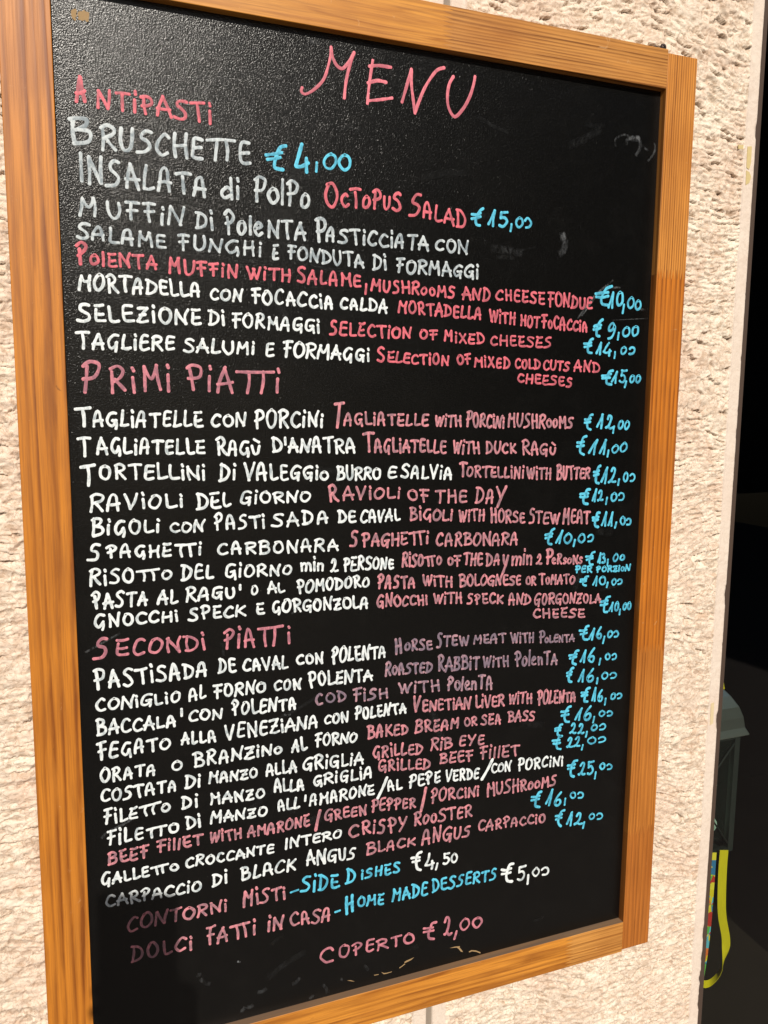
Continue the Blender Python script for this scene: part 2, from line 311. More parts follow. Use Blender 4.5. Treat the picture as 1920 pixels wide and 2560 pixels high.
# ---------------------------------------------------------------- the writing: millimetres on the board (x from the left edge, z from the bottom edge)
# each word: colour, letters, foot of its first and of its last letter, letter height at both ends
TEXT = [
 ('red heading ANTIPASTI', "r A 55.3 920.2 66.5 923 24.8 24.4;r NTiPASTi 71.4 918.5 171.4 917 17.6 18.5"),
 ('white menu line bruschette', "w B 49.4 885.4 71.1 889.4 25 25.3;w RUSCHEπE 74.2 884.8 205.8 886.2 23.2 21.9"),
 ('blue price 4,00', "c € 216.8 882.4 239.4 884.7 23.4 23.7;c 4 243.6 882.4 261 884.1 27.9 28.1;c , 264.1 889.6 269.3 890.1 15.4 15.4;c 00 273 888.7 302.1 890.5 15.5 15.4"),
 ('white menu line insalata di polpo', "w INSALATA 55.7 855.7 166.8 854.5 24.3 20.4;w di 176.1 853.4 195.5 854.8 20.1 20.3;w PolPo 205.7 854.2 262 853.1 24.5 22.3"),
 ('red translation octopus salad', "r O 273.3 854.9 289.8 856.3 24.1 24.2;r cToPuS 289.9 856.6 354.6 859.1 20.4 17.5;r S 360.6 854.9 376.4 856.3 24.4 24.6;r ALAD 375 854.1 425.1 847 16.7 19.4"),
 ('blue price 15,00', "c € 429.1 850.3 444.8 851.5 20 20.2;c 15 448.2 851.3 474.3 852.5 18 18.2;c , 474.4 852.1 479.1 852.5 13.2 13.2;c 0ɔ 481 852.3 502.1 852.8 12.6 12.7"),
 ('white menu line muffin di polenta', "w M 55 829 71.7 831 18.5 18.7;w UFFiN 76.9 829.2 145 827.1 16.6 17.7;w Di 153 825.8 170.9 826.6 16.6 16.8;w Pole 178.9 823.1 216.5 824.2 21.5 19.5;w NTA 218.5 822.9 257.8 823.4 17.6 18.1;w P 264.3 823.4 277.5 824.4 23 23.1;w ASTiCCiATA 274.9 823.7 384.2 822.9 15.6 16;w CON 389.4 824 428.3 822 12.6 15.4"),
 ('white menu line salame funghi e fonduta', "w SALAME 52.4 810 128.6 806.8 15.1 13.7;w FUNGHi 136.8 807.1 215.4 806 14.9 13.7;w E 222.9 804.1 230.9 804.6 15 15;w FONDUTA 237.4 805.1 315.5 801.9 14.7 14.8;w Di 322.5 801.3 339.3 802.1 16.1 16.2;w FORMAGGi 347.1 799.8 441.2 799.1 16.2 14.6"),
 ('red translation polenta muffin', "r P 51.2 788 62.6 788.7 19.9 20;r olENTA 62.6 789.4 120.4 788.5 14.2 12.8;r MUFFiN 127.5 785.5 192.7 785.8 15.2 13.7;r WiTH 198.9 785.3 242.6 785.2 13.9 13.5;r SALAME 246.3 784.6 312.9 783.9 15.6 13.6;r , 314.3 780.8 319.1 781.1 15.7 15.8;r MUSHRooMS 321.2 780.9 414.9 778.6 14.1 13.2;r AND 421 777.5 455.8 777.5 14.3 14.5;r CHEESE 459.7 779 521.1 777.4 13.2 13.5;r FONDUE 522.8 775.8 581.6 774.6 17.2 13.9"),
 ('blue price 10,00 smudged', "c € 584 777.9 606 778.9 24.3 24.5;c 10 599.9 776.5 622.5 780.4 19.6 17.9;c , 618.6 776.2 624.9 776.5 16.5 16.5;c 00 626.6 777.7 647 776.9 13.7 13.8"),
 ('white menu line mortadella con focaccia calda', "w MORTADELLA 52 767.4 158.3 766.2 16.5 14.3;w CON 164.3 765.3 196.7 764.7 12.4 12.6;w FOCACCiA 202.7 763.5 285.1 761.4 15.9 14.3;w CALDA 289 762.6 340.7 760.8 11.9 14.7"),
 ('red translation mortadella with hot focaccia', "r MORTADELLA 350.1 761.2 446.2 758.2 13.5 14.5;r WiTH 453.3 756.2 486 754.7 14.6 13.4;r HOT 490.1 754 515.5 752.2 13.7 14.1;r FoCACCiA 516.3 752.2 577 750.6 16.4 12.5"),
 ('blue price 9,00', "c € 581.8 745.5 596.6 745.9 22.8 22.9;c 9 600.8 743.5 614.2 743.9 20.1 20.2;c , 614 746.8 619.4 747 13.7 13.8;c 00 621.2 747 645.7 747.6 13.8 13.9"),
 ('white menu line selezione di formaggi', "w SELEZiONE 50.2 741.2 158.4 742.2 17.4 15.4;w Di 163.2 741.3 179.7 741.9 15.5 15.6;w FORMAGGi 184.1 741.1 270.9 739 15.1 13.9"),
 ('red translation selection of mixed cheeses', "r SELECTiON 278.4 737.3 366.6 736.3 15.3 11.8;r OF 374 736.5 395.5 736.7 11.6 11.7;r MiXED 400.8 735.1 450 733.2 12.2 12.5;r CHEESES 454.5 733.1 531.4 731.4 11.6 12.6"),
 ('blue price 14,00', "c € 570.9 727.5 585.2 727.9 17.9 18;c 14 587.5 726.9 609.8 725.6 15.1 15.3;c , 610.9 726 615.5 726.2 11.6 11.7;c 0ɔ 619.6 727.4 642.3 728.3 10.5 10.6"),
 ('white menu line tagliere salumi e formaggi', "w T 48.8 717.8 61.6 718.2 17.9 18;w AGLiERE 61.6 718 134 718.7 15.4 15.1;w SALUMi 139.7 717.7 207.4 716.5 14.5 13.7;w E 215.7 715.3 225.3 715.8 13.5 13.6;w FORMAGGi 232.4 714.7 322.4 713.3 16.4 13.6"),
 ('red translation selection of mixed cold cuts and cheeses', "r S 327.8 713.1 338.3 713.3 16.2 16.3;r ELECTiON 339.7 712.3 409.2 710.8 12 12.1;r OF 416.5 712.3 434.2 713.1 11.1 12.9;r MiXED 436.6 710.4 481.1 709.2 12.5 12.8;r COLD 485.1 709.9 518.1 708.8 11.8 11.5;r CUTS 520.6 708.9 555.4 707.8 12.7 11.7;r AND 559.7 707.9 594.8 706.3 13.7 13.1;r CHEESES 488.4 695.1 560.2 690.9 10.6 11.5"),
 ('blue price 15,00 beside cold cuts', "c € 596.4 693.6 613.4 694.1 20.1 20.3;c 15 609.7 695.8 631.8 695.5 15.8 16;c , 627.9 693.6 633 693.6 13 13;c 00 634.2 696.5 651.3 696.4 10.1 10.1"),
 ('pink heading PRIMI PIATTI', "p P 50.3 679.5 69.4 680.3 29.8 30.1;p RiMi 73.6 680 130.2 682.5 24.1 23.3;p PiAπi 141.7 682.1 231.8 681.3 24.9 23.2"),
 ('white menu line tagliatelle con porcini', "w T 45.1 649.5 60.1 649.4 19.9 20.1;w AGLiATELLE 59.5 650 157.7 649.8 16.6 15.3;w CON 163.3 649.9 198.3 649.9 12.9 14;w PORCiNi 203.9 648.5 274.5 648.8 20.3 14.7"),
 ('pink translation tagliatelle with porcini mushrooms', "r T 282 648.2 294.7 648.2 25.9 26;r AGLiATELLE 293.6 651 387.4 649.2 14.3 13.6;r WiTH 393.1 649.1 424.9 648.1 13.3 13.5;r PORCiNi 429.1 648.1 476.4 646.8 19.1 13.4;r MUSHRooMS 478.3 647.5 563 645.8 18.3 13.2"),
 ('blue price 12,00 beside porcini mushrooms', "c € 575.5 643.6 588.5 643.5 21.3 21.4;c 12 592.3 645 617.1 643.9 18.5 18.7;c , 614 643.3 618.8 643.3 12.7 12.7;c 00 621.3 644 638.9 643.9 11.1 11.2"),
 ("white menu line tagliatelle ragu d'anatra", "w T 46.3 624 58.3 623.8 18.7 18.8;w AGLiATELLE 61.9 626.1 159.1 624.6 16.5 14.6;w RAGÙ 168.3 623.2 212.1 623.3 18.6 13.3;w D'ANATRA 220.6 625.8 307.7 622.8 16.3 16.4"),
 ('pink translation tagliatelle with duck ragu', "r T 313.5 623.1 328.1 622.9 21.2 21.3;r AGLiATELLE 326.2 623.2 408 621.3 16 14.5;r WiTH 413.6 620.8 446.9 619.9 14.6 14.8;r DUCK 452.5 619.5 492 619.7 16.2 12.2;r RAGÙ 497.1 617.6 543.1 616.7 17.9 12.4"),
 ('blue price 11,00 beside duck ragu', "c € 566.3 616.6 581.6 616.6 22.9 23;c 11 584.3 617.1 610 617 18.6 18.8;c , 608.6 616.7 612.6 616.6 13.2 13.2;c 00 614.4 617.2 637.3 618 12 12.2"),
 ('white menu line tortellini di valeggio', "w T 47.8 598.6 61.5 598.4 21 21.1;w ORTELLiNi 62.7 603.9 159.2 600.5 14.7 15.6;w Di 169.8 599.7 188 599.9 17.3 17.4;w VALEGGio 193.6 599.5 279.4 597.3 18.2 14.2;w BURRO 286.5 597 334.8 595.9 16.9 12.2;w E 340.9 596.6 352.7 596.2 13.5 13.6;w SALViA 355.6 596.6 415.8 593.4 15.7 15.1"),
 ('pink translation tortellini with butter', "r T 422 595.3 432.5 595 19.3 19.4;r ORTELLiNi 430.1 595.8 502.5 591.9 13.4 14.2;r WiTH 504.2 591.8 537.1 589.8 14.8 15;r BUTTER 542.2 589.7 588 589.8 18.9 13.2"),
 ('blue price 12,00 beside butter', "c € 590.1 584 602.4 583.6 24.8 24.9;c 12 602.2 583.6 624.2 582.6 20 20.1;c , 624.4 583.3 629.2 583.1 13.4 13.5;c 0ɔ 631.5 584.3 650.8 583.7 12.9 10.2"),
 ('white menu line ravioli del giorno', "w RAViOLi 54.1 575 138.4 576.5 17.9 13.9;w DEL 148.1 573.1 183.2 574.9 17.2 15;w GiORNO 189.5 576.7 261.2 575.8 15.3 11.1"),
 ('pink translation ravioli of the day', "r R 277 575 290 574.5 19.5 19.6;r AViOLi 292.4 575.3 357.1 576.2 16.7 12.1;r OF 363 574.3 388.8 569.7 11 16.4;r THE 394.2 569.5 433.7 567.9 16.1 14.9;r DA 441.7 567 467 566.6 19.2 15.9;r Y 466.7 560.5 480.4 559.9 23.4 23.5"),
 ('blue price 12,00 beside ravioli of the day', "c € 573.7 560.8 589.5 560.1 20.5 20.6;c 12 590.6 562.8 606.9 562.9 15.9 16;c , 609.3 563.3 613.7 563.1 13.4 13.5;c 0ɔ 616.1 562.4 636.7 562.5 11.5 10.5"),
 ('white menu line bigoli con pastisada de caval', "w BiGOLi 55 552.6 116.5 553.4 17.4 13;w CON 123.3 553.4 157.2 551.6 10.6 13.3;w PASTi 164.3 552.6 215.2 552.6 16.2 13.6;w SADA 219.9 552.8 280.2 554.4 13.7 15.4;w DE 287.2 553.4 308.5 553.5 15.4 14.9;w CAVAL 311.7 552.8 356.6 552.8 14.9 13.1"),
 ('pink translation bigoli with horse stew meat', "r BiGOLi 365.6 552.6 417.1 549.3 16 12.8;r WiTH 421.8 548.5 455.4 548 13.5 13.7;r HORSE 460.3 545.8 505.2 543 17.1 13.6;r S 508.2 542.2 518.4 541.7 19.5 19.6;r TEW 516.7 542.1 550 539.6 15.6 14.7;r MEAT 552.1 540.4 590.6 538.2 18.8 16.8"),
 ('blue price 11,00 beside horse stew meat', "c € 591.2 533.8 604.7 533.1 21.7 21.8;c 11 604.8 535 623.3 533.4 17.7 17.8;c , 623.4 533.7 628.3 533.5 12.4 12.4;c 0ɔ 630.6 534.6 648.2 533.4 12.1 10.2"),
 ('white menu line spaghetti carbonara', "w S 50.8 531 65 530.6 16.6 16.7;w PAGHEπi 67.4 532.4 154.3 529.2 13.4 14;w CARBONARA 166.6 528.7 289.9 525.3 13.4 14.2"),
 ('pink translation spaghetti carbonara', "r S 300.3 528.3 310.7 527.7 19.3 19.4;r PAGHEπi 313.6 527.5 389.6 526.9 15.7 14.8;r CARBONARA 395.9 523.9 497.7 519.6 15.7 14.7"),
 ('blue price 10,00 beside carbonara', "c € 529.7 516.6 544 515.8 20.4 20.5;c 10 544.8 517.2 566.9 516.5 16.9 12.2;c , 568.3 516.8 572.6 516.5 13.7 13.8;c 0ɔ 574.1 516.4 597.5 517.5 11.6 10.2"),
 ('white menu line risotto del giorno', "w RiSOπO 51.6 507.3 126.7 509 18.5 10.4;w DEL 132.7 506.2 165.5 506.6 17.8 14.8;w GiORNO 173.8 505 242.5 505 16.7 10;w min 249.1 507.1 274.6 506.4 15 15.2;w 2 279.8 503.8 289 503.7 15.2 15.3;w PERSONE 293.7 504.2 350.2 503 16.1 12.3"),
 ('pink translation risotto of the day', "r RiSOπO 358 503.8 405.2 503.1 18.3 10.3;r oF 410.2 502.4 427.7 500.7 14.1 14.2;r THE 429 501.2 454.3 499.8 14.2 14.4;r DA 456.5 497.3 475.7 498.6 16.4 11.8;r Y 476.1 488.2 486.1 487.5 22.5 22.6;r min 489.1 496.9 516.3 496.1 18.6 18.8;r 2 519.7 495.3 528.9 495 14.8 14.8;r P 531.8 495.1 543.2 494.3 19.4 19.5;r eRsoNs 540 495 582.8 492.2 13.4 11.6"),
 ('blue price 13,00 per portion', "c € 585.4 490.8 599.3 489.9 18.9 19;c 13 601.6 491.6 614.5 490.7 14 14.1;c , 614.1 491 618.8 490.7 13.3 13.3;c 00 622.8 491.4 641.5 493.3 11.3 7.6;c PER 571.7 483.1 596.6 481.3 9.3 9.4;c PORZioN 600.5 481.1 649.9 479.4 8.4 8.6"),
 ('white menu line pasta al ragu o al pomodoro', "w PASTA 53.1 485.9 103.8 485.7 18.4 14.1;w AL 111 485.9 131.4 485.6 15.2 15.3;w RAGU 136.3 486 185.3 486 16 12.4;w ' 186.4 488.3 191.2 487.9 13.1 13.1;w O 198.7 487 207.5 486.8 11.1 11.1;w AL 215.5 487.5 234 487.3 13.3 10.7;w POMODORO 244.9 485.1 324 486.1 15.5 12.5"),
 ('pink translation pasta with bolognese or tomato', "r PASTA 330.7 482.7 375 481 17.5 13.5;r WiTH 381.6 481.9 418.3 478.5 13.2 13.4;r BOLOGNESE 425 478.2 502.9 474.2 14.9 12.1;r OR 507.3 474.2 521.8 472.5 10.6 12.1;r ToMATO 524.6 472.9 573.6 469.4 14.4 11.8"),
 ('blue price 10,00 beside tomato', "c € 579 466.8 591 466.2 14 14.1;c 10 596.1 465.5 615.9 464.7 11.8 11.8;c , 615.7 464.7 619.9 464.4 11.1 11.1;c 0ɔ 622.5 464 639.8 463.6 10.1 8.8"),
 ('white menu line gnocchi speck e gorgonzola', "w GNOCCHi 53.6 468 131 468.2 15.1 11.8;w SPECK 138.4 467.2 195.2 467.2 14.4 11.9;w E 203.7 467.2 213.7 467.3 12.2 12.3;w GORGONZOLA 219 467.1 323 463.8 15 14"),
 ('pink translation gnocchi with speck and gorgonzola cheese', "r GNOCCHi 329.8 463.5 389.5 461.7 15.8 11.6;r WiTH 394.6 462.1 430.3 458.8 13 13.2;r SPECK 434.3 458.4 481 454.7 13.5 12.3;r AND 486 453.4 516.3 450.1 14.5 12.8;r GORGONZOLA 518.9 449.9 610.5 444.5 15.9 11.7;r CHEESE 517.7 435.3 588.8 429.2 12 12.3"),
 ('blue price 10,00 beside gorgonzola', "c € 608.4 432 622.8 430.7 21.9 22;c 10 620.8 433.1 636.5 432 13.6 13.7;c , 635.3 431.1 639.1 430.8 12.1 12.1;c 00 640.3 433.3 653.9 432 10.3 10.4"),
 ('pink heading SECONDI PIATTI', "p S 52.6 438.9 68.2 438.1 21.5 21.6;p ECONDi 72 439.9 156 436.9 17.4 17.3;p PiAπ 171 435.6 231.1 433.2 22.7 20.7;p i 234 435.9 240.7 435.1 17.7 17.7"),
 ('white menu line pastisada de caval con polenta', "w PASTiSADA 51.9 410.3 157.7 411 20.2 16.2;w DE 165.5 412.2 184.9 411 16.2 15;w CAVAL 189.8 412 237.5 409.1 14.3 14.9;w CON 243.8 412.5 274.1 410.4 11.3 13.1;w POLENTA 281 409.4 342.5 409.5 18.9 14.7"),
 ('lilac translation horse stew meat with polenta', "q H 350.8 411.5 360.2 412.2 20.5 20.5;q oRSE 362.2 413.4 395.5 412 15.9 11.5;q S 399 413.1 407.7 412.2 18.8 18.9;q TEW 406.6 414.2 439.6 411.8 13.3 13.5;q MEAT 443.6 413 486.1 410 12.3 12.5;q WiTH 490.4 408.7 522.3 405.9 13 13.2;q P 527.6 405.1 536.1 404.2 15.5 15.6;q oLENTA 534.7 404.8 575.9 401.9 10.3 9.8"),
 ('blue price 16,00 beside horse stew', "c € 581 402.3 596.1 400.8 20 20.1;c 16 594.6 402.2 614.7 400.8 16.7 16.9;c , 614.8 399.6 619.3 399.2 14.5 14.5;c 0ɔ 620.3 401.5 638.3 400.3 9.4 9.4"),
 ('white menu line coniglio al forno con polenta', "w CONiGLiO 52.3 389.6 131.6 388.5 13.7 11.6;w AL 137 388.3 155.7 389.1 14.6 14.7;w FORNO 160.8 387.9 214.4 386.9 16.7 12.6;w CON 220.8 388.1 250.6 385.6 12 13.4;w POLENTA 256.2 386.8 327.4 386.2 17.6 13.8"),
 ('lilac translation roasted rabbit with polenta', "q RoASTED 340 389.2 396 386.9 16.2 13;q RABBiT 400.8 386.5 453.5 383.9 19.3 16.1;q WiTH 455.9 384.2 490.5 382.3 14 13;q PolenTA 496.5 381.6 554.5 377.4 20.4 15.2"),
 ('blue price 16,00 beside roasted rabbit', "c € 567.7 374.9 583.1 373.2 21 21.1;c 16 583.6 375 605.9 373.3 17.9 18.1;c , 610.2 373.3 614.7 372.8 13.8 13.8;c 0ɔ 618 374.8 637.6 373.4 10.1 9.2"),
 ('white menu line baccala con polenta', "w BACCALA 52.2 365.7 126.6 365 17.7 13;w ' 128.3 367 133.2 366.3 16.6 16.6;w CON 136.5 367.6 170.8 366.8 12.3 12.2;w POLENTA 178.1 367.5 245.9 366 17.1 13.9"),
 ('pink translation cod fish with polenta', "q C 263.6 367 273.2 366.1 15.2 15.3;q OD 274.5 369.5 299.1 366.8 11.6 12.6;r FiSH 304.2 366 345.2 364.8 16.1 11.7;r WiTH 355.1 368.2 406 364.3 12.9 15.7;r PolenTA 412.4 363.5 470.9 358.5 18 17.2"),
 ('blue price 16,00 beside cod fish', "c € 565.1 353.3 576.8 351.8 20.2 20.3;c 16 581.9 352.8 606.1 350.6 17.4 17.6;c , 607.6 350.6 611.8 350.1 13 13.1;c 0ɔ 614.5 351.4 637.9 350.8 10.5 9.2"),
 ('white menu line fegato alla veneziana con polenta', "w FEGATO 52 342.1 121.1 343.3 19.4 12.3;w ALLA 128.9 345.3 164.2 344 14.7 13.3;w VENEZiANA 171 343.9 268.6 342.9 17.2 14.5;w CON 273.1 345.8 301.3 344.3 11.7 13;w POLENTA 306.5 345.3 366.5 345.4 15.6 13.3"),
 ('pink translation venetian liver with polenta', "r V 372.4 344.9 383.4 343.9 19.6 19.7;r ENETiAN 383.4 344 443.9 339.6 13.7 15;r LiVER 447.7 339.7 486 336.4 17.2 13.7;r WiTH 489.9 337.4 522.4 335.6 14.1 14.2;r POLENTA 527.9 332.3 581.2 329.5 20.3 13.6"),
 ('blue price 16,00 beside venetian liver', "c € 587.2 326.3 600.3 324.6 22.1 22.2;c 16 601.7 326.3 619.8 324.3 17.7 17.8;c , 620.4 323.5 624.6 323 13.2 13.2;c 0ɔ 628.8 325 647.2 323.9 10.3 9"),
 ('white menu line orata o branzino al forno', "w ORATA 54.1 319.6 106.8 319.9 15.4 12.8;w O 119.3 321.3 131.6 320.6 10.7 10.8;w BRANZiNo 140.2 321.1 230.3 321.4 16.8 13;w AL 238.3 320.5 256.6 321.1 15.6 15.7;w FORNO 263 322.1 311 321.4 16 11.7"),
 ('pink translation baked bream or sea bass', "r BAKED 320.7 323.1 369.3 321.2 15.8 12.9;r BREAM 375.1 320.6 430.4 318.9 16.2 13;r OR 434.5 319.8 452.3 318.5 11.4 11.5;r SEA 455.3 318.7 483.2 315.9 13 13.2;r BASS 490.1 317.1 526.8 314.4 14.1 13.4"),
 ('blue price 16,00 beside sea bass', "c € 559.9 306.2 575.4 303.9 22.7 22.8;c 16 580.1 305.9 604.8 303 17.6 17.8;c , 605.2 303.3 609.7 302.6 14 14.1;c 0ɔ 613.1 306.4 635.2 304.4 9.6 9"),
 ('white menu line costata di manzo alla griglia', "w COSTATA 54 300.3 126 299.5 14.4 13.3;w Di 131.7 300.5 148.7 300.2 14.9 15.1;w MANZO 154.3 302 205.1 299.7 13.7 11.5;w ALLA 211.8 300.2 245.5 298.8 14.8 14.6;w GRiGLiA 250.2 298.9 318.2 295.6 16.9 14"),
 ('pink translation grilled rib eye', "r GRiLLED 326.6 300.3 386.5 296.3 15.4 13.7;r RiB 394.5 298.2 421.9 297.1 16.1 13.9;r EYE 428.5 298.3 462.3 295.5 13.6 13.8"),
 ('blue price 22,00 beside rib eye', "c € 551.9 290.9 565.1 288.9 18.8 18.9;c 22 572.9 290.6 595.3 287.7 14.7 14.9;c , 595.5 287 600 286.3 11.6 11.6;c 0ɔ 602.6 290.2 626.1 288.4 9.6 9.7"),
 ('white menu line filetto di manzo alla griglia', "w FiLEπO 55.3 277.5 119.5 280.4 17.2 9.8;w Di 127.3 279.8 145.7 279.4 14.7 14.9;w MANZO 155.2 279.9 212.4 277.1 14.9 11.6;w ALLA 220 280.6 253.3 278.2 15.4 14.2;w GRiGLiA 260.5 280.7 328.9 278.6 14.2 14.6"),
 ('pink translation grilled beef fillet', "r GRiLLED 333.1 284.2 396.4 277.6 14.3 13.5;r BEEF 405.5 281.6 448 278.7 13.8 14.1;r FillET 454.7 279.2 507.6 275.2 15.4 14.7"),
 ('blue price 22,00 beside beef fillet', "c € 550.2 275.6 564.9 273.3 19.2 19.3;c 22 569.4 275.2 590.4 272.6 14 14.1;c , 590.6 271.9 595.2 271.2 11.6 11.6;c 0ɔ 599.1 274.2 627.3 272.9 10 9.2"),
 ("white menu line filetto di manzo all'amarone", "w FiLEπO 57.5 256.5 126.6 257.1 17.3 10.5;w Di 131.7 258.8 147.9 258.5 15.1 15.3;w MANZO 155.3 259.8 214.5 258.1 14.6 11.2;w ALL 223.2 260.2 248.6 259 14.6 13;w ' 251.1 260.9 255.3 260.1 13.8 13.8;w AMARONE 257.1 259.8 330.5 259.8 15.1 13.2;w / 332.6 255.5 344.9 253.3 26.3 26.4;w AL 343.3 260.5 362.7 259.8 13.9 14;w PEPE 368.9 260 408.9 259.8 17.4 13.9;w VERDE 413 259.7 456.7 255.8 15.8 14.9;w / 457.9 255.1 473.6 252.5 28.1 28.3;w CON 469.9 260.7 497.3 257.7 13 13.2;w PORCiNi 504.3 257.2 567.8 253.5 18 12.9"),
 ('blue price 25,00', "c € 570.7 238.4 587.5 235.5 24.2 24.4;c 25 587.4 237.4 611.8 234.3 19.7 19.9;c , 611.1 233 615.3 232.3 13.5 13.5;c 0ɔ 617.6 239.3 638.2 236.9 10.8 9.9"),
 ('pink translation beef fillet with amarone', "r BEEF 58 237.2 97.3 237.6 15.3 13.9;r FillET 103.3 239.9 149.4 240.1 14 12.6;r WiTH 154 239.3 188 239.2 13.4 12.2;r AMARONE 192.2 237.7 259.3 238 13.2 13.6;r / 262.4 232.4 271.5 230.6 26.1 26.2;r GREEN 273.4 239.8 322 238.5 14.4 12;r PEPPER 325.8 240.2 379.6 236 16.6 13.3;r / 382.8 231.2 392 229.5 28.5 28.7;r PORCiNi 395.6 237.7 457.2 235.6 19.2 11.8;r MUSHRooMS 464.8 233.3 559.6 230.2 18.8 14.6"),
 ('white menu line galletto croccante intero', "w GALLEπO 51.6 216.3 125.4 218.3 15.1 9.2;w CROCCANTE 130.1 218.4 220.8 216.1 12.6 11.6;w INTERO 230.6 217.6 294.6 218.1 13.4 10.8"),
 ('pink translation crispy rooster', "r C 300 216.3 313.1 214.4 16.8 16.9;r RiSPY 314.6 217.6 368.8 209.5 16.3 18.6;r RooSTER 375.1 215.5 448.9 212.7 17.3 16"),
 ('blue price 16,00 beside crispy rooster', "c € 523.4 208.9 540.6 205.8 22.3 22.5;c 16 544.2 206.9 567.6 204.3 20.2 20.4;c , 569.3 207.3 573.6 206.5 14.2 14.3;c 0ɔ 577.1 210.5 598.7 206.6 9.7 9.8"),
 ('white menu line carpaccio di black angus', "w CARPACCiO 54.5 194.3 147.1 191.4 14.4 12.5;w Di 155.4 193.1 173.1 193.5 15.9 16;w BLACK 184.6 193.1 244.5 192.7 16.4 14.6;w ANGUS 253.3 194.2 310.2 190.9 17.8 14.9"),
 ('pink translation black angus carpaccio', "r BLACK 320.8 192.9 379.8 192.5 16.2 10.6;r ANGUS 385.6 190.7 447.8 188.9 20.7 15.7;r CARPACCiO 455.3 193.2 546.3 186.6 15.8 11.7"),
 ('blue price 12,00 beside angus carpaccio', "c € 557.6 179.5 572 176.7 22.2 22.3;c 12 573.8 178 598.1 173.6 19.9 20.1;c , 597.7 172.9 602 172 14.5 14.6;c 0ɔ 605.1 178.4 627.6 175.1 9.9 10"),
 ('pink line contorni misti', "r CONTORNi 73.4 164.1 172.3 164 18 13.3;r MiSTi 185.8 162.8 233 163 21.8 14.5"),
 ('blue translation side dishes', "c _ 236.3 165.9 246.7 166.2 8.9 9;c SiDE 247.4 165.7 291.5 161.6 20.6 17.8;c D 297.5 164.1 309.6 162.3 18.6 18.7;c iSHES 314.1 165.4 362 165 12 13.8"),
 ('white price 4,50', "w € 373.2 162.9 387.7 159.7 23.9 24;w 4 389.6 162.5 402.7 160 19.8 19.9;w , 403.3 160.5 407.9 159.5 14.3 14.4;w 50 411.7 162.2 432 161.1 15.2 12.9"),
 ('pink line dolci fatti in casa', "r DOLCi 75.4 131.2 137.3 130.8 19.8 15.1;r FAπi 148.3 130.3 201.4 131 21.1 17.1;r iN 211.5 130.2 230.6 128.7 19.6 18;r CASA 235.5 131.1 282.5 126.1 17.1 17.5"),
 ('blue translation home made desserts', "c _ 285.5 132.1 292.4 131.8 9.2 9.2;c H 295.7 129.7 308.5 132 24.3 24.4;c OME 310 135.1 343.4 130.7 12.4 15.1;c MADE 350.4 131.2 395.4 128.8 17.6 17;c DESSERTS 398.3 131.6 483.1 129.8 17.6 15.3"),
 ('white price 5,00', "w € 487.1 124.6 506 120.4 27.9 28.1;w 5 508.1 122.1 521.8 120.3 20.4 20.6;w , 521.2 118.7 526.6 117.5 21.9 22;w 0ɔ 528.8 122.1 554.4 118.5 13.5 13"),
 ('rose line coperto', "p C 267.3 80 285.9 75.5 20.8 21;p OPERTO 288.6 80.3 379.9 75.7 16.4 13.8"),
 ('rose price 2,00', "p € 389.1 77.5 407.3 73.7 24.3 24.5;p 2 413.4 75.6 426.4 73 24.6 24.7;p , 427.1 72.8 434.3 71 19 19;p 00 434.5 76.3 465.9 73.5 17.5 14.7"),
]
MENU = [[(253.2, 959.1), (252.5, 956.1), (255.1, 954.1), (260.2, 956.0), (267.9, 962.2), (274.3, 970.1), (278.2, 981.0), (280.8, 991.8), (281.2, 998.2)], [(281.2, 997.7), (282.8, 989.8), (286.7, 983.4), (291.9, 981.3), (296.5, 985.4), (300.4, 991.2), (303.7, 997.0)], [(303.7, 996.6), (300.4, 987.7), (297.2, 976.8), (295.2, 965.9), (294.2, 955.8)], [(322.4, 992.7), (320.5, 981.2), (318.5, 966.7), (317.3, 954.1)], [(319.1, 987.2), (328.5, 989.2), (340.8, 989.4)], [(317.8, 972.3), (327.3, 975.6), (336.1, 975.3)], [(318.6, 956.6), (330.1, 959.0), (342.4, 962.1)], [(352.9, 959.9), (356.2, 970.6), (359.5, 981.9), (362.2, 990.7)], [(362.2, 990.5), (362.4, 977.5), (364.4, 964.4), (366.6, 951.9)], [(366.6, 951.5), (369.7, 960.2), (375.8, 974.4), (382.7, 985.7), (389.7, 994.0), (396.9, 997.1)], [(407.1, 990.4), (402.9, 983.0), (401.0, 971.7), (402.7, 960.8), (409.4, 953.5), (418.1, 961.5), (425.2, 973.6), (429.3, 985.4), (430.9, 993.7)]]
